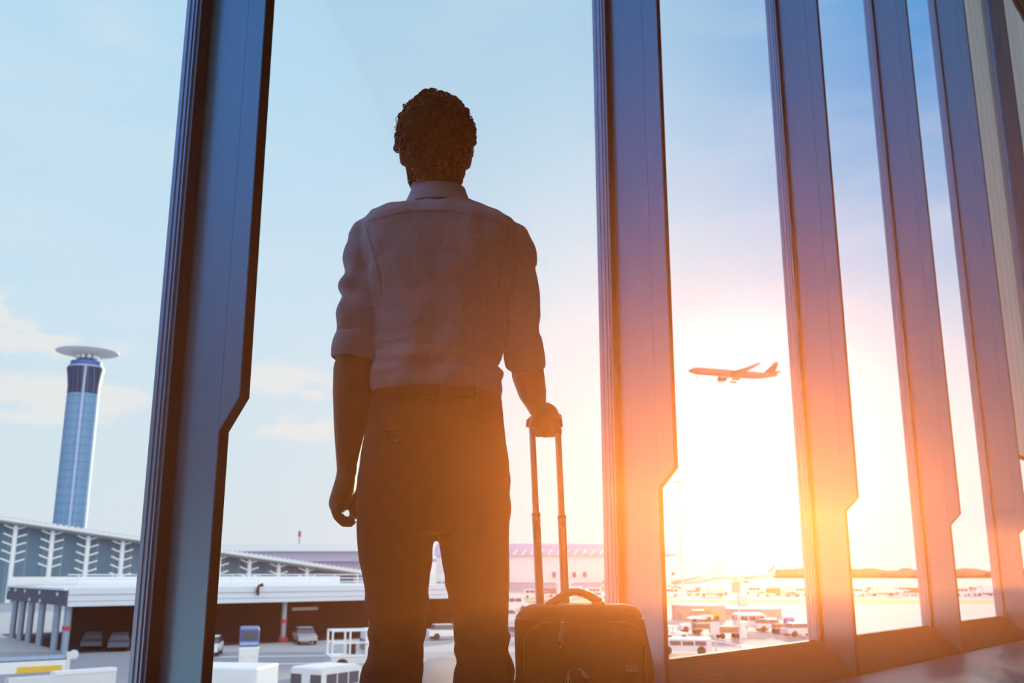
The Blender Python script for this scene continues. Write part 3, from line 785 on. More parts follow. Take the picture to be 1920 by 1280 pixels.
for i, (z0, z1, o) in enumerate(((ZD0, ZD0 + .40, .22), (ZD0 + .44, ZD0 + .93, .12), (ZD0 + .97, ZD1 + .05, .2))):
    p0, p1 = K - bk * o, E - bk * o
    m.prism([(p0.x, p0.y), (p1.x, p1.y), (p1 + bk * (o + .2)).to_tuple()[:2], (p0 + bk * (o + .2)).to_tuple()[:2]], (z0, z1), lambda a, b, t: Vector((a, b, t)))
m.build('fascia', M['deckw'], via, True)
m = MB(); q = Vector((-ld_.y, ld_.x, 0))
if q.dot(vd) > 0: q = -q
p0, p1 = K, K + ld_ * LEN16
m.prism([(p0.x, p0.y), (p1.x, p1.y), ((p1 + q * .2).x, (p1 + q * .2).y), ((p0 + q * .2).x, (p0 + q * .2).y)], (ZD0 + .05, ZD1 - .12), lambda a, b, t: Vector((a, b, t))); m.build('side_cladding', M['navy'], via, True)
m = MB(); m.prism([(p0.x, p0.y), (p1.x, p1.y), ((p1 + q * .35).x, (p1 + q * .35).y), ((p0 + q * .35).x, (p0 + q * .35).y)], (ZD1 - .12, ZD1 + .06), lambda a, b, t: Vector((a, b, t))); m.build('coping', M['white'], via, True)
def hitline(px, A, d):
    """distance along a plan line where the column of the frame crosses it"""
    r, f, u = ray(px, 1110); t = r / f
    return (t * A.y - A.x) / (d.x - t * d.y)
for px, z in ((114, -1.02), (80, -.98), (52, -.95), (34, -.92), (21, -.9)):
    c = K + ld_ * hitline(px, K, ld_) + q * .2 + Vector((0, 0, z)); m = MB(); m.cyl(c, c + q * .12, .17, seg=16); m.build('round_lamp', M['lens'], via, True, True)
for px in (82, 62):
    c = K + ld_ * hitline(px, K, ld_) + q * .2 + Vector((0, 0, -1.72)); m = MB(); m.cyl(c, c + q * .12, .15, seg=16); m.build('round_lamp', M['lens'], via, True, True)
for i, px in enumerate((120, 100, 72, 52, 36, 22)):
    c = K + ld_ * (hitline(px, K, ld_)) - q * .5
    c.z = 0; m = MB(); m.cyl((c.x, c.y, GZ), (c.x, c.y, ZD0 + .1), .30, seg=16); col_ = m.build('support_column', M['bluegrey'], via, True, True)
    if i == 0:
        m = MB(); m.cyl((c.x, c.y, -3.95), (c.x, c.y, -3.6), .36, seg=16); m.build('red_band', M['red'], col_, True, True)
t_ = hitline(545, K, vd); c = K + vd * t_ + bk * 1.0
m = MB(); m.cyl((c.x, c.y, GZ), (c.x, c.y, ZD0 + .1), .26, seg=16); col_ = m.build('support_column', M['steel'], via, True, True)
m = MB(); m.cyl((c.x, c.y, -4.0), (c.x, c.y, -3.65), .33, seg=16); m.build('red_band', M['red'], col_, True, True)
m = MB(); m.cyl((c.x, c.y, GZ), (c.x, c.y, GZ + .5), .45, seg=16); m.build('column_foot', M['red'], col_, True, True)
m = MB(); p0, p1 = K + ld_ * 11 + vd * 3, E + bk * 9 - vd * 1
m.prism([(p0.x, p0.y), (p1.x, p1.y), ((p1 + bk).x, (p1 + bk).y), ((p0 + bk).x, (p0 + bk).y)], (GZ, ZD0 + .1), lambda a, b, t: Vector((a, b, t))); m.build('underpass_shade_wall', M['under_shade'], via, True)  # dark sheet added where the underpass lies in shade
m = MB(); e0 = E - vd * .6; m.prism([(e0.x, e0.y), (E.x, E.y), ((E + bk * 20).x, (E + bk * 20).y), ((e0 + bk * 20).x, (e0 + bk * 20).y)], (GZ, ZD0 + .1), lambda a, b, t: Vector((a, b, t))); m.build('end_wall', M['under_shade'], via, True)
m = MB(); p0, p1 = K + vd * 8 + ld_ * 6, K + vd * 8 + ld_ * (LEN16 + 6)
m.prism([(p0.x, p0.y), (p1.x, p1.y), ((p1 + vd).x, (p1 + vd).y), ((p0 + vd).x, (p0 + vd).y)], (GZ, ZD0 + .1), lambda a, b, t: Vector((a, b, t))); m.build('underpass_shade_wall', M['under_shade'], via, True)
m = MB(); m.prism([(p.x, p.y) for p in (K + ld_ * 2 + vd * .8, K + ld_ * 2 + vd * 8, K + ld_ * (LEN16 + 6) + vd * 8, K + ld_ * (LEN16 + 6) + vd * .8)], (GZ + .02, GZ + .045), lambda a, b, t: Vector((a, b, t))); m.build('underpass_shade_floor', M['under_shade'], via, True)  # floor sheet coloured dark for the shade under the deck
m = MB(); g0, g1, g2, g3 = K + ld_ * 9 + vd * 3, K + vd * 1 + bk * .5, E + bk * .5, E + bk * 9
m.prism([(p.x, p.y) for p in (g0, g1, g2, g3)], (GZ + .02, GZ + .05), lambda a, b, t: Vector((a, b, t))); m.build('underpass_shade_floor', M['under_shade'], via, True)
m = MB(); c0_, c1_ = hitline(580, K, vd), hitline(628, K, vd); a0 = K + vd * c0_ + bk * 3; a1 = K + vd * c1_ + bk * 3
m.prism([(a0.x, a0.y), (a1.x, a1.y), ((a1 + bk * .2).x, (a1 + bk * .2).y), ((a0 + bk * .2).x, (a0 + bk * .2).y)], (-2.95, -2.65), lambda a, b, t: Vector((a, b, t))); m.build('clearance_bar', M['tan'], via, True)
m = MB(); c = K + vd * hitline(481, K, vd) - bk * .3; m.tube([Vector((c.x, c.y, -1.25)), Vector((c.x, c.y - .25, -.9)), Vector((c.x + .1, c.y - .3, -.45)), Vector((c.x + .55, c.y - .3, -.3))], [.12, .16, .12, .18], 10); m.build('floodlight', M['rubber'], via, True, True)
rl = empty('railing', (K.x, K.y, ZD1)); tag(rl, 'white guard railing along the roadway edge', 'railing')
for z in (ZD1 + .45, ZD1 + .8, ZD1 + 1.15):
    m = MB(); m.tube([K + bk * .5 + Vector((0, 0, z)), E + bk * .5 + Vector((0, 0, z))], .05, 8); m.build('rail', M['white'], rl, True, True)
for i in range(17):
    p = K + bk * .5 + vd * (.9 + ((E - K).length - 1.5) * i / 16); m = MB(); m.cyl((p.x, p.y, ZD1 + .012), (p.x, p.y, ZD1 + 1.2), .06, seg=8); m.build('post', M['white'], rl, True, True)
# white wall on the far side of the deck
dw = MB(); p0, p1 = K + bk * 26 + ld_ * 5 + vd * 4, E + bk * 30
dw.prism([(p0.x, p0.y), (p1.x, p1.y), ((p1 + bk * .4).x, (p1 + bk * .4).y), ((p0 + bk * .4).x, (p0 + bk * .4).y)], (ZD1, ZD1 + .9), lambda a, b, t: Vector((a, b, t))); tag(dw.build('parapet', M['white']), 'low white parapet on the far edge of the roadway', 'parapet')
# ---- terminal with the long descending roof
def TL(k, off=0.0): return Vector((230 * (-.503 + .02904 * k), 230 * (1 + .0194 * k), 0)) + Vector((-.555, .832, 0)) * off
def rz_(k): return 13.1 - 1.05 * k
term = empty('terminal_building', TL(3)[:2] + (GZ,)); tag(term, 'glass terminal with a long roof sloping down and white branching columns', 'building')
m = MB(); rings = []
for k in (-3, 0, 4, 8, 11.6):
    z = rz_(k); rings.append([TL(k, -2) + Vector((0, 0, z - .3)), TL(k, -2.4) + Vector((0, 0, z - .9)), TL(k, -1.5) + Vector((0, 0, z - 1.5)), TL(k, 26) + Vector((0, 0, z - 1.5)), TL(k, 26) + Vector((0, 0, z)), TL(k, -1.5) + Vector((0, 0, z))])
m.loft(rings); m.build('roof', M['steel'], term, True)
m = MB(); po = []
for i in range(90):
    for k, dz in ((-3 + 14.5 * i / 90, -.2), (-3 + 14.5 * (i + .45) / 90, -.2), (-3 + 14.5 * (i + .46) / 90, .1), (-3 + 14.5 * (i + .99) / 90, .1)): po.append((k, rz_(k) + dz))
po += [(11.5, rz_(11.5) - .6), (-3, rz_(-3) - .6)]
m.prism(po, (-2.6, -2.2), lambda a, b, t: TL(a, t) + Vector((0, 0, b)))
ed = m.build('roof_edge_louvre', M['offwhite'], term, True)
m = MB(); m.tube([TL(-3, -2.5) + Vector((0, 0, rz_(-3) - .75)), TL(11.6, -2.5) + Vector((0, 0, rz_(11.6) - .75))], .32, 8); m.build('gutter', M['offwhite'], term, True, True)
gw = mat('terminal_glass', (.13, .26, .38), .4, 0, .35, .07)
stripes(gw, 0, 3.3, (.24, .36, .45), .9, .05, .8)
m = MB(); rings = []
for k in (-3, 0, 4, 8, 11):
    z = rz_(k) - 1.5; rings.append([TL(k, 5) + Vector((0, 0, GZ)), TL(k, 6) + Vector((0, 0, GZ)), TL(k, 6) + Vector((0, 0, z)), TL(k, 5) + Vector((0, 0, z))])
m.loft(rings); m.build('glass_wall', gw, term, True)
td = (TL(1) - TL(0)).normalized()
for k in range(-1, 10):
    p = TL(k); z1 = rz_(k) - 1.4; z0 = GZ if k < 1 else ZD1 - 3
    m = MB(); m.cyl((p.x, p.y, z0), (p.x, p.y, z1), .62, .52, 12); cobj = m.build('branching_column', M['white'], term, True, True)
    for j in range(5):
        z = z1 - 1.0 - j * 1.9
        if z < z0 + 1.5: break
        m = MB(); a = p + Vector((0, 0, z))
        m.tube([a - td * 2.5 + Vector((0, 0, 1.0)), a, a + td * 2.5 + Vector((0, 0, .85))], .20, 8); m.build('strut', M['white'], cobj, True, True)
# ---- control tower
TW = Vector((-179.5, 400, 0)); tower = empty('control_tower', (TW.x, TW.y, GZ)); tag(tower, 'tall round glass control tower with a wide disc on top', 'tower')
tg = mat('tower_glass', (.15, .31, .50), .6, 0, .12, .15, spec=.2)
stripes(tg, 2, 3.4, (.09, .17, .28), .9, .06, .6); stripes(tg, 0, 2.1, (.24, .36, .50), .88, .06, .7)
m = MB(); m.lathe([(6.5, GZ), (6.35, 30), (6.3, 73.5)], TW, 48); m.build('shaft', tg, tower, True, True, 50)
td_ = mat('tower_cab_glass', (.025, .05, .12), .5, 0, .15, .2, spec=.2); stripes(td_, 0, 1.9, (.10, .16, .27), .85, .06, .8)
m = MB(); m.lathe([(6.3, 73.5), (6.35, 77), (6.9, 81.5), (7.4, 84.2), (7.4, 84.6)], TW, 48); m.build('cab', td_, tower, True, True, 50)
m = MB(); m.lathe([(6.9, 84.6), (6.8, 85.6), (6.2, 86.0), (6.2, 87.4), (4.0, 87.4)], TW, 48); m.build('cab_roof', M['blue'], tower, True, True, 40)
m = MB(); m.lathe([(6.98, 84.2), (7.0, 85.4), (6.7, 85.5), (6.7, 84.2)], TW, 48); m.build('pale_ring', M['lblue'], tower, True, True, 40)
m = MB(); m.lathe([(3.9, 87.2), (3.2, 88.2), (3.2, 90.5)], TW, 32); m.build('neck', M['blue'], tower, True, True, 40)
for k in range(10):
    a = 2 * PI * k / 10 + .3; m = MB(); m.ell(TW + Vector((3.7 * math.cos(a), 3.7 * math.sin(a), 89.4)), (.95, .95, .95), 14, 10); m.build('light_globe', M['white'], tower, True, True)
m = MB(); m.lathe([(1.0, 89.9), (9.5, 90.9), (12.4, 91.5), (12.5, 91.8), (11.5, 92.3), (5, 92.8), (.2, 92.9)], TW, 64); m.build('disc', M['lav'] if 0 else M['offwhite'], tower, True, True, 50)
dirc = Vector((-TW.x, -TW.y, 0)).normalized(); sd_ = Vector((-dirc.y, dirc.x, 0))
c = TW + dirc * 6.6 + sd_ * -.2
m = MB(); m.box((c.x, c.y, (73 + GZ) / 2), (1.0, .7, 73 - GZ), math.atan2(sd_.y, sd_.x)); m.tube([c + Vector((0, 0, 73)), c + dirc * .5 + Vector((0, 0, 81)), c + dirc * 1.0 + Vector((0, 0, 85))], .55, 8); m.build('pale_rib', M['lblue'], tower, True, True, 30)
# ---- far buildings
def farbox(x0, x1, y0, y1, Y, dp, name, label, mt, cat='building', parts=None):
    a, b_ = P(x0, y1, Y), P(x1, y1, Y); zt, zb2 = P((x0 + x1) / 2, y0, Y).z, P((x0 + x1) / 2, y1, Y).z
    r = empty(name, ((a.x + b_.x) / 2, Y + dp / 2, GZ)); tag(r, label, cat)
    m = MB(); m.box(((a.x + b_.x) / 2, Y + dp / 2, (zt + zb2) / 2), (b_.x - a.x, dp, zt - zb2)); m.build('roof', M[mt], r, True)
    m = MB(); m.box(((a.x + b_.x) / 2, Y + dp / 2 + 3, (GZ + zb2) / 2), (b_.x - a.x - 8, dp, zb2 - GZ)); m.build('wall', M[parts or 'offwhite'], r, True)
    return r
farbox(360, 690, 1020, 1033, 640, 60, 'far_terminal', 'long flat white roof far beyond the roadway', 'white', parts='lav')
farbox(560, 812, 1047, 1052, 470, 22, 'lavender_hangar', 'low lavender hangar behind the man at thigh height', 'lav', parts='lav')
am = empty('antenna_mast', P(561, 1019, 650)); m = MB(); p = P(561, 1019, 650); m.cyl(p, p + Vector((0, 0, 9)), .5, .3, 8); m.build('pole', M['steel'], am, True, True)
m = MB(); m.cyl(p + Vector((0, 0, 4.5)), p + Vector((0, 0, 8)), .9, .9, 8); m.build('red_head', M['red'], am, True, True); tag(am, 'thin red topped mast standing on the far white roof', 'mast')
hg = empty('hangar', (25, 500, GZ)); tag(hg, 'large white hangar with a lavender curved roof behind the suitcase', 'building')
x0, x1 = P(818, 1040, 500).x, P(1283, 1040, 500).x
ze = P(1050, 1040, 500).z; zr = P(1050, 1018, 500).z
m = MB(); m.box(((x0 + x1 - 14) / 2, 530, (GZ + ze) / 2), (x1 - 14 - x0, 60, ze - GZ)); m.build('wall', M['white'], hg, True)
m = MB(); prof = [(500 - 1.5, ze - .2)] + [(499 + 31 * (1 - math.cos(t)), ze + (zr - ze) * 1.12 * math.sin(t)) for t in [PI * q / 12 for q in range(13)]] + [(562.5, ze - .2)]
rings = []
for x, f in ((x0 - 1, 1), (x1 - 28, 1), (x1 - 16, .85), (x1 - 7, .45), (x1, .03)):
    rings.append([Vector((x, 530 + (y - 530), ze + (z - ze) * f)) for y, z in prof])
m.loft(rings); m.build('roof', M['lav'], hg, True, True, 30)
for i in range(22):
    x = x0 + 4 + (x1 - x0 - 34) * i / 21; m = MB(); m.tube([Vector((x, 497.6, ze - .3)), Vector((x + 2.2, 499.2, ze + 2.6))], .45, 6); m.build('roof_rib', M['white'], hg, True, True)
for px in (1010, 1039, 1077, 1097, 1262):
    c = P(px, 1077, 499.6); m = MB(); m.box(c, (1.6, .4, 2.4)); m.build('hangar_window', M['vglass'], hg, True)
m = MB(); a = P(957, 1086, 498); m.box(((x0 + x1) / 2 - 6, 497, P(1000, 1091, 497).z), (x1 - x0 - 14, 1.5, 1.2)); m.build('door_track', M['steel'], hg, True)
# low grey sheds in front of the hangar
for k_, (a, b_, y0, y1, Y, mt, lab) in enumerate(((955, 1128, 1089, 1106, 395, 'lav', 'low grey lavender shed behind the telescopic handle'), (1046, 1072, 1090, 1124, 262, 'white', 'white block kiosk seen past the telescopic handle'))):
    A, C = P(a, y1, Y), P(b_, y1, Y); zt = P(a, y0, Y).z
    r = empty('shed' if k_ == 0 else 'kiosk', ((A.x + C.x) / 2, Y, GZ)); tag(r, lab, 'building')
    m = MB(); m.box(((A.x + C.x) / 2, Y + 4, (GZ + zt - .5) / 2), (C.x - A.x, 8, zt - .5 - GZ)); m.build('wall', M[mt], r, True)
    m = MB(); m.box(((A.x + C.x) / 2, Y + 4, zt - .25), (C.x - A.x + .8, 8.8, .5)); m.build('roof', M['white'], r, True)
# ---- tree line on the horizon
rt = random.Random(3)
def tree_line(x0, x1, Y, hmin, hmax, mt, label):
    m = MB(); x = P(x0, 1080, Y).x; xe = P(x1, 1080, Y).x
    while x < xe:
        w_ = rt.uniform(12, 26); h = rt.uniform(hmin, hmax)
        m.ell((x, Y + rt.uniform(-20, 20), GZ + h * .45), (w_, w_ * .8, h * .58), 12, 8); x += w_ * .8
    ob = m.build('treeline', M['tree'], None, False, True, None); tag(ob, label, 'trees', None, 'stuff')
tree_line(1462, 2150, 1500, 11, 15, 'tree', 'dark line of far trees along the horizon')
# ---- aircraft
def airliner(name, body, tail, dark, gear=True, stripes_=False):
    """nose to -X, length 73, origin on the fuselage axis"""
    r = empty(name)
    m = MB(); prof = [(-36.5, .05, -.6), (-36.0, .7, -.55), (-34.8, 1.45, -.4), (-32.5, 2.35, -.15), (-29.5, 2.95, 0), (-26, 3.1, 0), (10, 3.1, 0), (18, 3.0, .12), (25, 2.45, .7), (31, 1.6, 1.4), (35, .85, 1.9), (36.6, .35, 2.1)]
    m.loft([[Vector((x, q * math.cos(2 * PI * k / 28), zc_ + q * math.sin(2 * PI * k / 28))) for k in range(28)] for x, q, zc_ in prof]); m.build('fuselage', body, r, False, True, 50)
    def wing(nm, mt, secs, par=r):
        m = MB(); rings = []
        for x, y, z, ch, th in secs:
            rings.append([Vector((x + ch * a, y, z + th * b_)) for a, b_ in ((0, 0), (.06, .42), (.3, .6), (.65, .38), (1, 0), (.65, -.2), (.3, -.35), (.06, -.3))])
        m.loft(rings); return m.build(nm, mt, par, False, True, 50)
    for s in (-1, 1):
        wing('wing', body, [(-9, s * 2.2, -1.5, 14.5, 1.9), (-1.6, s * 10.5, -.7, 9.3, 1.2), (8.0, s * 22, 1.1, 5.2, .7), (14.6, s * 30.2, 3.0, 2.0, .3)])
        wing('stabiliser', body, [(27.5, s * 1.0, 1.7, 7.0, .7), (34.4, s * 10.6, 2.8, 2.6, .3)])
        m = MB(); m.tube([Vector((-10.6, s * 9.6, -3.2)), Vector((-10.2, s * 9.6, -3.2)), Vector((-8, s * 9.6, -3.2)), Vector((-5.2, s * 9.6, -3.1)), Vector((-3.2, s * 9.6, -3.0))], [1.95, 2.2, 2.2, 1.8, 1.0], 24); eng = m.build('engine', dark, r, False, True, 40)
        m = MB(); m.prism([(-8.5, -1.6), (-1, -.5), (-1, -1.2), (-4, -2.2), (-8, -2.0)], (s * 9.6 - .2, s * 9.6 + .2), lambda a, b_, t: Vector((a, t, b_))); m.build('pylon', body, eng)
    m = MB(); rings = []
    for x, z, ch, th in ((23.2, 2.2, 10.2, .9), (25.6, 3.6, 8.6, .8), (33.4, 12.4, 3.6, .4), (33.9, 12.9, 3.0, .2)):
        rings.append([Vector((x + ch * a, th * b_, z)) for a, b_ in ((0, 0), (.1, .4), (.4, .55), (1, 0), (.4, -.55), (.1, -.4))])
    m.loft(rings); fin_ = m.build('tail_fin', tail, r, False, True, 50)
    if stripes_:
        for i, (o, w_, mt) in enumerate(((0.6, 1.1, M['blue']), (2.6, .8, M['blue']), (4.2, .6, M['lblue']), (5.7, .8, M['red']))):
            for s in (-1, 1):
                m = MB(); m.prism([(24.6 + o, 4.2), (24.6 + o + w_, 4.2), (32.6 + o * .38 + w_ * .5, 12.0), (32.6 + o * .38, 12.0)], (s * .40, s * .55), lambda a, b_, t: Vector((a, t, b_))); m.build('tail_stripe', mt, fin_)
    for s in (-1, 1):
        m = MB()
        for i in range(34): m.box((-27 + i * 1.55, s * 3.06, .75), (.5, .12, .55))
        m.build('cabin_windows', M['vglass'], r)
    m = MB(); m.prism([(-35.2, .35), (-33.6, 1.15), (-33.2, .75), (-34.6, .2)], (-1.3, 1.3), lambda a, b_, t: Vector((a, t * (1.0 if a > -34.4 else .75), b_))); m.build('windscreen', M['vglass'], r)
    if gear:
        g = MB(); g.cyl((-29.6, 0, -2.6), (-29.6, 0, -5.6), .4, .3, 8); ng = g.build('nose_gear', M['steel'], r, False, True)
        for s in (-1, 1): g = MB(); g.cyl((-29.6, s * .15, -5.6), (-29.6, s * .6, -5.6), .55, seg=16); g.build('wheel', M['tyre'], ng, False, True)
        for s in (-1, 1):
            g = MB(); g.cyl((1.5, s * 5.0, -1.4), (1.5, s * 5.3, -5.6), .55, .45, 8); g.cyl((-.4, s * 5.3, -5.7), (3.4, s * 5.3, -5.7), .2, seg=8); mg = g.build('main_gear', M['steel'], r, False, True)
            for x in (-.5, 1.5, 3.5):
                for d_ in (-.6, .6): g = MB(); g.cyl((x, s * 5.3 + d_ - .25, -5.75), (x, s * 5.3 + d_ + .25, -5.75), .85, seg=16); g.build('wheel', M['tyre'], mg, False, True)
    return r
fl = airliner('airliner', M['jet'], M['jetdark'], M['jet'])
tag(fl, 'flying airliner with wheels down, nose tilted up, alone in the sky', 'airplane')
fl.location = P(1374, 700.5, 780); fl.rotation_euler = (math.radians(-2), math.radians(5.2), math.radians(-2))
# rotation about Y: positive lifts the -X end
pw = mat('parked_white', (.80, .80, .80), .45, 0, .03, .2)
p1 = airliner('parked_airliner', pw, pw, M['offwhite'], True, True); p1.location = P(1396, 1078, 760); p1.location.z = GZ + 6.45 * .68; p1.scale = (.68,) * 3
tag(p1, 'white airliner parked far off, tail fin with slanted red and blue stripes', 'airplane')
p2 = airliner('parked_airliner', pw, pw, M['offwhite'], True); p2.location = P(1262, 1078, 440); p2.location.z = GZ + 6.45 * .60; p2.scale = (.60,) * 3
tag(p2, 'white airliner parked beside the hangar end, plain pale tail', 'airplane')
# ------------------------------------------------------------------ vehicles and small things on the apron
def wheels(r, xs, w_, rad):
    for x in xs:
        for s in (-1, 1):
            m = MB(); m.cyl((x, s * (w_ / 2 - .22), rad), (x, s * (w_ / 2 + .02), rad), rad, seg=14); m.build('wheel', M['tyre'], r, False, True)
def vehicle(name, label, cat, loc, rz, L_, W_, H_, mt, kind='car', group=None):
    """front towards +X, wheels on the ground at z = 0"""
    r = empty(name, loc, rz); tag(r, label, cat, group); h = L_ / 2
    if kind == 'car':
        m = MB(); m.prism([(-h, .35), (-h, H_ * .58), (-h * .9, H_ * .64), (h * .45, H_ * .62), (h * .95, H_ * .5), (h, .35)], (-W_ / 2, W_ / 2), lambda a, b_, t: Vector((a, t, b_))); m.build('body', mt, r)
        m = MB(); m.loft([[Vector((x, y * W_ / 2, z)) for x, y in ((-h * .8 + i, -.94 + k), (h * .42 - i * 1.6, -.94 + k), (h * .42 - i * 1.6, .94 - k), (-h * .8 + i, .94 - k))] for z, i, k in ((H_ * .62, 0, 0), (H_ * .94, .32, .14))]); m.build('windows', M['vglass'], r)
        m = MB(); m.box((-h * .2, 0, H_ * .965), (L_ * .46, W_ * .78, .07), 0, .03); m.build('roof', mt, r)
        wheels(r, (-h * .62, h * .62), W_, .32)
    elif kind == 'van':
        m = MB(); m.prism([(-h, .35), (-h, H_ * .97), (-h + .15, H_), (h * .45, H_), (h * .62, H_ * .94), (h * .85, H_ * .55), (h, H_ * .48), (h, .35)], (-W_ / 2, W_ / 2), lambda a, b_, t: Vector((a, t, b_))); m.build('body', mt, r)
        for s in (-1, 1):
            for x0, x1 in ((-h * .8, -h * .4), (-h * .34, h * .06), (h * .12, h * .52)):
                m = MB(); m.box(((x0 + x1) / 2, s * W_ / 2, H_ * .72), (x1 - x0, .05, H_ * .26)); m.build('side_window', M['vglass'], r)
        m = MB(); m.add([(h * .66, -W_ * .44, H_ * .92), (h * .66, W_ * .44, H_ * .92), (h * .86, W_ * .46, H_ * .58), (h * .86, -W_ * .46, H_ * .58), (h * .63, -W_ * .44, H_ * .90), (h * .63, W_ * .44, H_ * .90), (h * .82, W_ * .46, H_ * .56), (h * .82, -W_ * .46, H_ * .56)], [(0, 1, 2, 3), (7, 6, 5, 4), (0, 4, 5, 1), (1, 5, 6, 2), (2, 6, 7, 3), (3, 7, 4, 0)]); m.build('windscreen', M['vglass'], r)
        for y in (-.32, .32):
            m = MB(); m.box((-h - .01, y * W_, H_ * .72), (.05, W_ * .34, H_ * .26)); m.build('rear_window', M['vglass'], r)
        wheels(r, (-h * .62, h * .62), W_, .36)
    elif kind == 'truck':
        m = MB(); m.box((-h * .28, 0, (H_ + .9) / 2), (L_ * .70, W_, H_ - .9), 0, .08); m.build('cargo_box', mt, r)
        m = MB(); m.prism([(h * .46, .5), (h * .46, H_ * .78), (h * .8, H_ * .78), (h, H_ * .45), (h, .5)], (-W_ * .46, W_ * .46), lambda a, b_, t: Vector((a, t, b_))); cb_ = m.build('cab', mt, r)
        m = MB(); m.box((h * .90, 0, H_ * .60), (.06, W_ * .8, H_ * .24)); m.build('windscreen', M['vglass'], cb_)
        m = MB(); m.box((0, 0, .7), (L_ * .94, W_ * .5, .35)); m.build('chassis', M['steel'], r)
        wheels(r, (-h * .62, h * .68), W_, .45)
    elif kind == 'cart':
        m = MB(); m.box((0, 0, .62), (L_, W_, .16)); m.build('bed', M['steel'], r)
        m = MB(); m.box((0, 0, .7 + (H_ - .7) / 2), (L_ * .92, W_ * .92, H_ - .7), 0, .08); m.build('load', mt, r)
        m = MB(); m.cyl((h, 0, .5), (h + .9, 0, .35), .05, seg=6); m.build('tow_bar', M['steel'], r)
        wheels(r, (-h * .7, h * .7), W_, .28)
    elif kind == 'tug':
        m = MB(); m.prism([(-h, .3), (-h, H_ * .5), (-h * .1, H_ * .5), (0, H_ * .62), (h, H_ * .55), (h, .3)], (-W_ / 2, W_ / 2), lambda a, b_, t: Vector((a, t, b_))); m.build('body', mt, r)
        m = MB()
        for x in (-h * .7, h * .15):
            for s in (-1, 1): m.cyl((x, s * W_ * .42, H_ * .5), (x, s * W_ * .42, H_ * .96), .05, seg=6)
        m.build('cab_frame', M['steel'], r)
        m = MB(); m.box((-h * .28, 0, H_ * .97), (L_ * .5, W_ * .95, .08)); m.build('canopy', mt, r)
        wheels(r, (-h * .62, h * .62), W_, .34)
    return r
def V(name, label, cat, px, py, rzd, L_, W_, H_, mt, kind='car', group=None):
    return vehicle(name, label, cat, GP(px, py) + Vector((0, 0, .065)), math.radians(rzd), L_, W_, H_, M[mt], kind, group)
def atY(px, Y):
    r, f, u = ray(px, 1280); return Vector((r / f * Y, Y, GZ + .02))
# near ones by the service road
vehicle('van', 'white van with dark windows, just below the man\'s thigh on the left side', 'van', atY(620, 50), math.radians(60), 3.6, 1.9, 2.15, M['white'], 'van')
vehicle('box_truck', 'white box truck roof beside the dark fin', 'truck', atY(372, 43), math.radians(172), 6.2, 2.4, 2.75, M['white'], 'truck')
# open frame loader
ld1 = empty('loader', GP(674, 1257), math.radians(20)); tag(ld1, 'white open frame loading vehicle parked before the dark underpass', 'vehicle')
m = MB(); m.box((0, 0, .75), (4.4, 2.0, .5), 0, .08); m.build('chassis', M['offwhite'], ld1)
m = MB(); m.box((0, 0, 1.06), (4.5, 2.05, .12)); m.build('platform', M['white'], ld1)
for x in (-2.1, -.9):
    for s in (-1, 1): m = MB(); m.cyl((x, s * .95, 1.1), (x, s * .95, 2.7), .07, seg=8); m.build('frame_post', M['white'], ld1, False, True)
for s in (-1, 1):
    for z in (2.7, 1.9): m = MB(); m.cyl((-2.15, s * .95, z), (2.0, s * .95, z), .06, seg=8); m.build('top_rail', M['white'], ld1, False, True)
m = MB(); m.cyl((-2.1, -.95, 2.7), (-2.1, .95, 2.7), .06, seg=8); m.build('top_rail', M['white'], ld1, False, True)
m = MB(); m.box((1.1, 0, 1.95), (1.9, 1.8, 1.7), 0, .15); cb_ = m.build('cab', M['white'], ld1)
m = MB(); m.box((.13, 0, 1.75), (.06, 1.5, .7)); m.build('cab_window', M['vglass'], cb_)
m = MB(); m.box((1.1, -.9, 1.75), (1.3, .06, .7)); m.build('cab_window', M['vglass'], cb_)
m = MB(); m.box((-.6, 0, 1.5), (.5, .6, .8), 0, .08); m.build('seat', M['rubber'], ld1)
wheels(ld1, (-1.4, 1.4), 2.0, .45)
# blue and white high fronted truck
bt = empty('service_truck', GP(464, 1250), math.radians(-75)); tag(bt, 'narrow blue and white high fronted service truck on the road', 'truck')
m = MB(); m.box((0, 0, .95), (4.2, 1.35, 1.1), 0, .08); m.build('lower_body', M['white'], bt)
m = MB(); m.box((-.1, 0, 2.1), (4.0, 1.35, 1.25), 0, .10); up_ = m.build('upper_body', M['blue'], bt)
m = MB(); m.box((1.91, 0, 2.3), (.06, 1.1, .62)); m.build('windscreen', M['vglass'], up_)
m = MB(); m.box((1.92, 0, 1.72), (.06, 1.25, .2)); m.build('blue_stripe', M['lblue'], up_)
for s in (-1, 1): m = MB(); m.box((2.1, s * .45, .9), (.06, .22, .16)); m.build('headlamp', M['lens'], bt)
wheels(bt, (-1.3, 1.3), 1.35, .4)
V('car', 'silver car parked in the dark underpass', 'car', 571, 1207, -70, 4.2, 1.75, 1.5, 'steel')
V('car', 'pale car front showing between the dark fin and the underpass', 'car', 392, 1229, -80, 4.2, 1.7, 1.5, 'offwhite')
V('car', 'car painted dark for the underpass shade, first from the corner column', 'car', 172, 1217, -70, 4.2, 1.7, 1.4, 'navy')  # navy paint stands in for shade on this car and the next
V('car', 'car painted dark for the underpass shade, next to the big dark fin', 'car', 222, 1219, -70, 4.2, 1.7, 1.4, 'navy')
V('car', 'white car seen between the man\'s legs', 'car', 838, 1199, 20, 4.2, 1.7, 1.5, 'white')
cv = empty('round_cover', GP(836, 1284)); tag(cv, 'big tan round topped cover seen between the man\'s legs', 'cover')
m = MB(); m.lathe([(1.75, 0), (1.75, .75), (1.6, 1.15), (1.1, 1.5), (.05, 1.68)], (0, 0, 0), 32); m.build('dome', M['tan'], cv, False, True, 40)
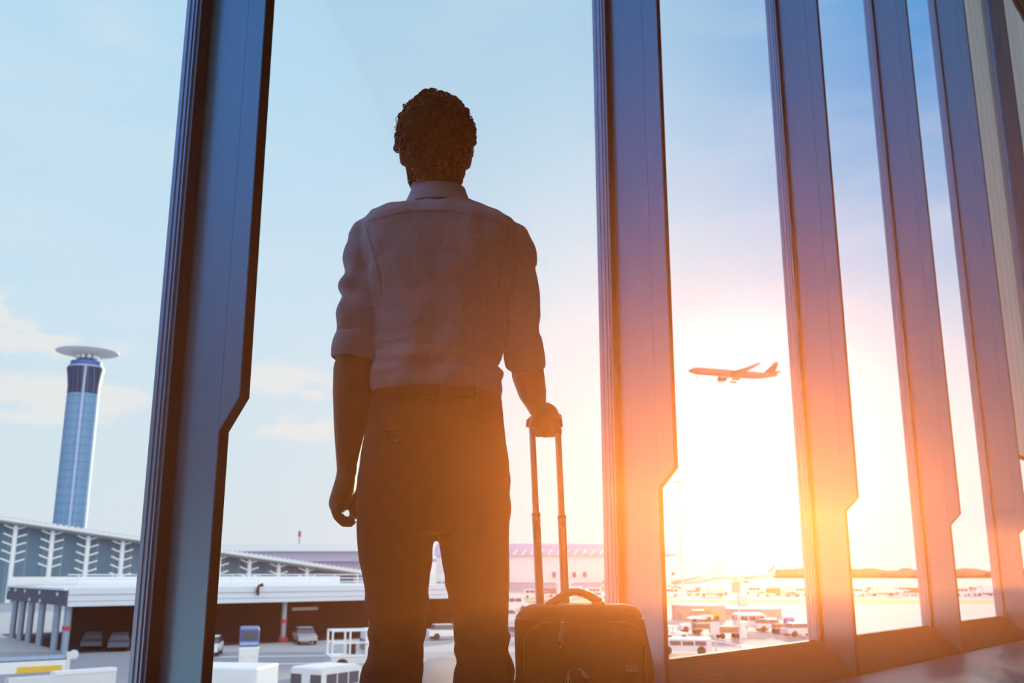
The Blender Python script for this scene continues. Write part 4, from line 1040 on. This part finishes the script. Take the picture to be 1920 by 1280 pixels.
m = MB(); m.lathe([(1.8, 0), (1.8, .12), (1.74, .12)], (0, 0, 0), 32); m.build('base_ring', M['offwhite'], cv, False, True, 40)
# barriers
br = empty('barrier', GP(60, 1263)); tag(br, 'white concrete barrier with a pale blue rail and a yellow patch', 'barrier')
A, C = GP(-40, 1266), GP(128, 1257); t = (C - A).normalized(); n_ = Vector((-t.y, t.x, 0))
def bar(mb, A, C, z0, z1, w_, o=0.0):
    mb.prism([((A + n_ * (o - w_)).x, (A + n_ * (o - w_)).y), ((C + n_ * (o - w_)).x, (C + n_ * (o - w_)).y), ((C + n_ * (o + w_)).x, (C + n_ * (o + w_)).y), ((A + n_ * (o + w_)).x, (A + n_ * (o + w_)).y)], (z0, z1), lambda a, b_, t_: Vector((a, b_, t_)))
m = MB(); bar(m, A, C, GZ, GZ + .75, .25); m.build('wall', M['white'], br, True)
m = MB(); bar(m, A, C - t * .3, GZ + .82, GZ + 1.05, .14, -.05); m.build('rail', M['lblue'], br, True)
m = MB(); bar(m, A, C - t * .2, GZ + .74, GZ + .83, .06); m.build('rail_shadow', M['rubber'], br, True)  # dark bar stands in for the shadow under the rail
m = MB(); bar(m, A + t * 2.2, A + t * 5.0, GZ + .02, GZ + .42, .03, -.26); m.build('yellow_patch', M['yellow'], br, True)
m = MB(); bar(m, C - t * .25, C, GZ, GZ + 1.25, .3); m.build('end_post', M['offwhite'], br, True)
br2 = empty('barrier', GP(160, 1290)); tag(br2, 'low white block barrier at the bottom edge, nearer than the yellow patched one', 'barrier')
A, C = GP(10, 1300), GP(212, 1283); t = (C - A).normalized(); n_ = Vector((-t.y, t.x, 0))
m = MB(); bar(m, A, C, GZ, GZ + .8, .3); m.build('wall', M['offwhite'], br2, True)
m = MB(); bar(m, A + t * 2.5, C, GZ + .8, GZ + 1.0, .34); m.build('coping', M['white'], br2, True)
ms = empty('round_sign', GP(137, 1243)); tag(ms, 'small round white sign beside the barrier end', 'sign')
m = MB(); m.cyl((0, 0, 0), (0, 0, .45), .04, seg=8); m.build('post', M['steel'], ms, False, True)
m = MB(); m.cyl((0, .03, .62), (0, -.03, .62), .34, seg=24); m.build('face', M['white'], ms, False, True)
# light mast and signposts
lm = empty('light_mast', GP(1281, 1131)); tag(lm, 'tall thin light mast on a white base, standing on the apron', 'mast')
m = MB(); m.cyl((0, 0, 1.2), (0, 0, 27), .24, .12, 10); m.build('pole', M['offwhite'], lm, False, True)
m = MB(); m.box((0, 0, .7), (1.2, 1.2, 1.4), 0, .1); m.build('base', M['white'], lm)
m = MB(); m.box((0, 0, 27), (2.2, .5, .35), 0, .08); m.build('lamp_head', M['steel'], lm)
sp = empty('signpost', GP(1389, 1216)); tag(sp, 'tall signpost carrying two pale boxes and a white sleeve', 'sign')
zy = lambda py, q: P(1389, py, q.location.y).z - GZ
m = MB(); m.cyl((0, 0, 0), (0, 0, zy(1090, sp)), .09, seg=10); m.build('post', M['offwhite'], sp, False, True)
m = MB(); m.box((-.15, -.1, (zy(1089, sp) + zy(1111, sp)) / 2), (.75, .3, zy(1089, sp) - zy(1111, sp)), 0, .03); m.build('upper_box', M['steel'], sp)
m = MB(); m.box((.42, -.1, (zy(1115, sp) + zy(1139, sp)) / 2), (.85, .3, zy(1115, sp) - zy(1139, sp)), 0, .03); m.build('lower_box', M['offwhite'], sp)
m = MB(); m.box((.3, 0, (zy(1165, sp) + zy(1196, sp)) / 2), (.55, .3, zy(1165, sp) - zy(1196, sp)), 0, .03); m.build('white_sleeve', M['white'], sp)
sp2 = empty('signpost', GP(1343, 1223)); tag(sp2, 'short signpost with one pale blue rectangular plate', 'sign')
m = MB(); m.cyl((0, 0, 0), (0, 0, zy(1168, sp2)), .07, seg=10); m.build('post', M['offwhite'], sp2, False, True)
m = MB(); m.box((-.05, -.1, (zy(1165, sp2) + zy(1189, sp2)) / 2), (.78, .08, zy(1165, sp2) - zy(1189, sp2)), 0, .02); m.build('plate', M['deckw'], sp2)
# low round structures
for (xa, xb, yt, yb3, mt, lab) in ((1269, 1372, 1133, 1163, 'tan', 'low round tan structure with a flat rim, beside the light mast'), (1346, 1482, 1140, 1157, 'tan', 'low wide tan structure behind the tall signpost')):
    c = GP((xa + xb) / 2, yb3); rad = (GP(xb, yb3).x - GP(xa, yb3).x) / 2; h = P((xa + xb) / 2, yt, c.y).z - GZ; c.y += rad
    r = empty('round_structure', c); tag(r, lab, 'building')
    m = MB(); m.lathe([(rad, 0), (rad, h * .9), (.1, h * .9)], (0, 0, 0), 40); m.build('wall', M[mt], r, False, True, 40)
    m = MB(); m.lathe([(rad * 1.02, h * .88), (rad * 1.02, h), (.1, h * 1.02)], (0, 0, 0), 40); m.build('roof', M['offwhite'], r, False, True, 40)
# ground equipment in the bay with the airliner
dm = empty('covered_cart', GP(1489, 1187)); tag(dm, 'arched cart half blue half white near the narrow window edge', 'cart')
for y0, y1, mt in ((-.95, 0, 'blue'), (.0, 1.0, 'white')):
    m = MB(); m.prism([(.92 * math.cos(PI * q / 12), .55 + 1.15 * math.sin(PI * q / 12)) for q in range(13)], (y0, y1), lambda a, b_, t: Vector((t * 1.0, a, b_))); m.build('arched_cover', M[mt], dm)
m = MB(); m.box((0, 0, .5), (2.0, 1.9, .14)); m.build('bed', M['steel'], dm); wheels(dm, (-.6, .6), 1.7, .26)
cart_group = None
V('baggage_cart', 'brown loaded baggage cart behind the short signpost', 'cart', 1322, 1190, 8, 2.8, 1.4, 1.2, 'brown', 'cart')
V('baggage_cart', 'brown loaded baggage cart touching the tall signpost', 'cart', 1366, 1198, 12, 2.6, 1.4, 1.2, 'brown', 'cart')
V('tow_tractor', 'white tow tractor pulling the brown baggage carts', 'tractor', 1296, 1186, 188, 2.6, 1.4, 1.6, 'white', 'tug')
V('tow_tractor', 'white tow tractor low in the corner of the airliner bay', 'tractor', 1264, 1204, 15, 2.4, 1.4, 1.5, 'white', 'tug')
V('van', 'white van behind the tall signpost', 'van', 1412, 1182, 5, 4.2, 1.8, 1.9, 'white', 'van')
V('car', 'white car between the tall signpost and the arched cart', 'car', 1447, 1184, 10, 4.2, 1.7, 1.4, 'white')
V('baggage_cart', 'brown low cart just left of the arched cart', 'cart', 1468, 1189, 5, 2.2, 1.3, 1.1, 'brown', 'cart')
V('car', 'pale car in front of the arched cart', 'car', 1503, 1194, 15, 4.0, 1.7, 1.4, 'offwhite')
V('van', 'white van roof at the bottom corner of the airliner bay', 'van', 1284, 1228, 170, 4.4, 1.9, 1.3, 'white', 'van')
V('tow_tractor', 'yellow tow tractor against the round tan structure', 'tractor', 1330, 1164, 0, 3.0, 1.6, 1.7, 'yellow', 'tug')
V('tow_tractor', 'white tow tractor against the round tan structure', 'tractor', 1315, 1166, 0, 3.0, 1.6, 1.6, 'white', 'tug')
V('car', 'white car between the man\'s knee and the suitcase', 'car', 957, 1165, 0, 4.4, 1.8, 1.6, 'white')
V('van', 'white van just above the suitcase corner by the man\'s leg', 'van', 962, 1143, 10, 5.2, 2.1, 2.4, 'white', 'van')
V('car', 'grey car low between the man\'s calf and the suitcase', 'car', 958, 1202, 0, 4.2, 1.7, 1.4, 'steel')
# far rows
src = {}
rv = random.Random(11)
def row(px_list, py, label, group, kinds):
    for i, px in enumerate(px_list):
        kd, mt, L_, W_, H_ = kinds[i % len(kinds)]
        loc = GP(px, py + (0, -2.2, -4.0)[i % 3]) + Vector((0, 0, .02)); rz = math.radians(rv.uniform(-12, 12) + (180 if rv.random() < .4 else 0))
        key = (kd, mt)
        if key not in src:
            src[key] = vehicle({'van': 'van', 'car': 'car', 'cart': 'baggage_cart', 'truck': 'truck'}[kd], None, None, loc, rz, L_, W_, H_, M[mt], kd); o = src[key]
        else: o = copy_tree(src[key], loc, rz)
        tag(o, label[kd], {'van': 'van', 'car': 'car', 'cart': 'cart', 'truck': 'truck'}[kd], group)
KS = [('van', 'white', 5.2, 2.0, 2.4), ('car', 'offwhite', 4.3, 1.8, 1.5), ('cart', 'brown', 4.5, 2.4, 2.2), ('truck', 'white', 7.5, 2.4, 3.1), ('car', 'steel', 4.3, 1.8, 1.5)]
row([1000, 1024, 1034, 1080, 1096, 1112, 1126], 1121, {k: 'small %s in the far row over the suitcase top' % k for k in ('van', 'car', 'truck')} | {'cart': 'brown baggage cart in the far row over the suitcase top'}, 'vehicles in the far row over the suitcase', KS)
row([1256, 1300, 1318, 1336, 1352, 1412, 1430, 1450, 1470, 1486, 1500], 1118, {k: 'small %s in the far row below the parked airliners' % k for k in ('van', 'car', 'truck')} | {'cart': 'brown baggage cart in the far row below the parked airliners'}, 'vehicles in the far row below the parked airliners', KS)
row([1606, 1622, 1640, 1655, 1672, 1690, 1706, 1718], 1117, {k: 'small %s in the far row below the dark tree line' % k for k in ('van', 'car', 'truck')} | {'cart': 'brown baggage cart in the far row below the dark tree line'}, 'vehicles in the far row below the tree line', KS)
row([1804, 1818, 1832, 1848, 1860], 1117, {k: 'small %s in the far row of the narrowest bright bay' % k for k in ('van', 'car', 'truck')} | {'cart': 'brown baggage cart in the far row of the narrowest bright bay'}, 'vehicles in the far row of the narrowest bay', KS)
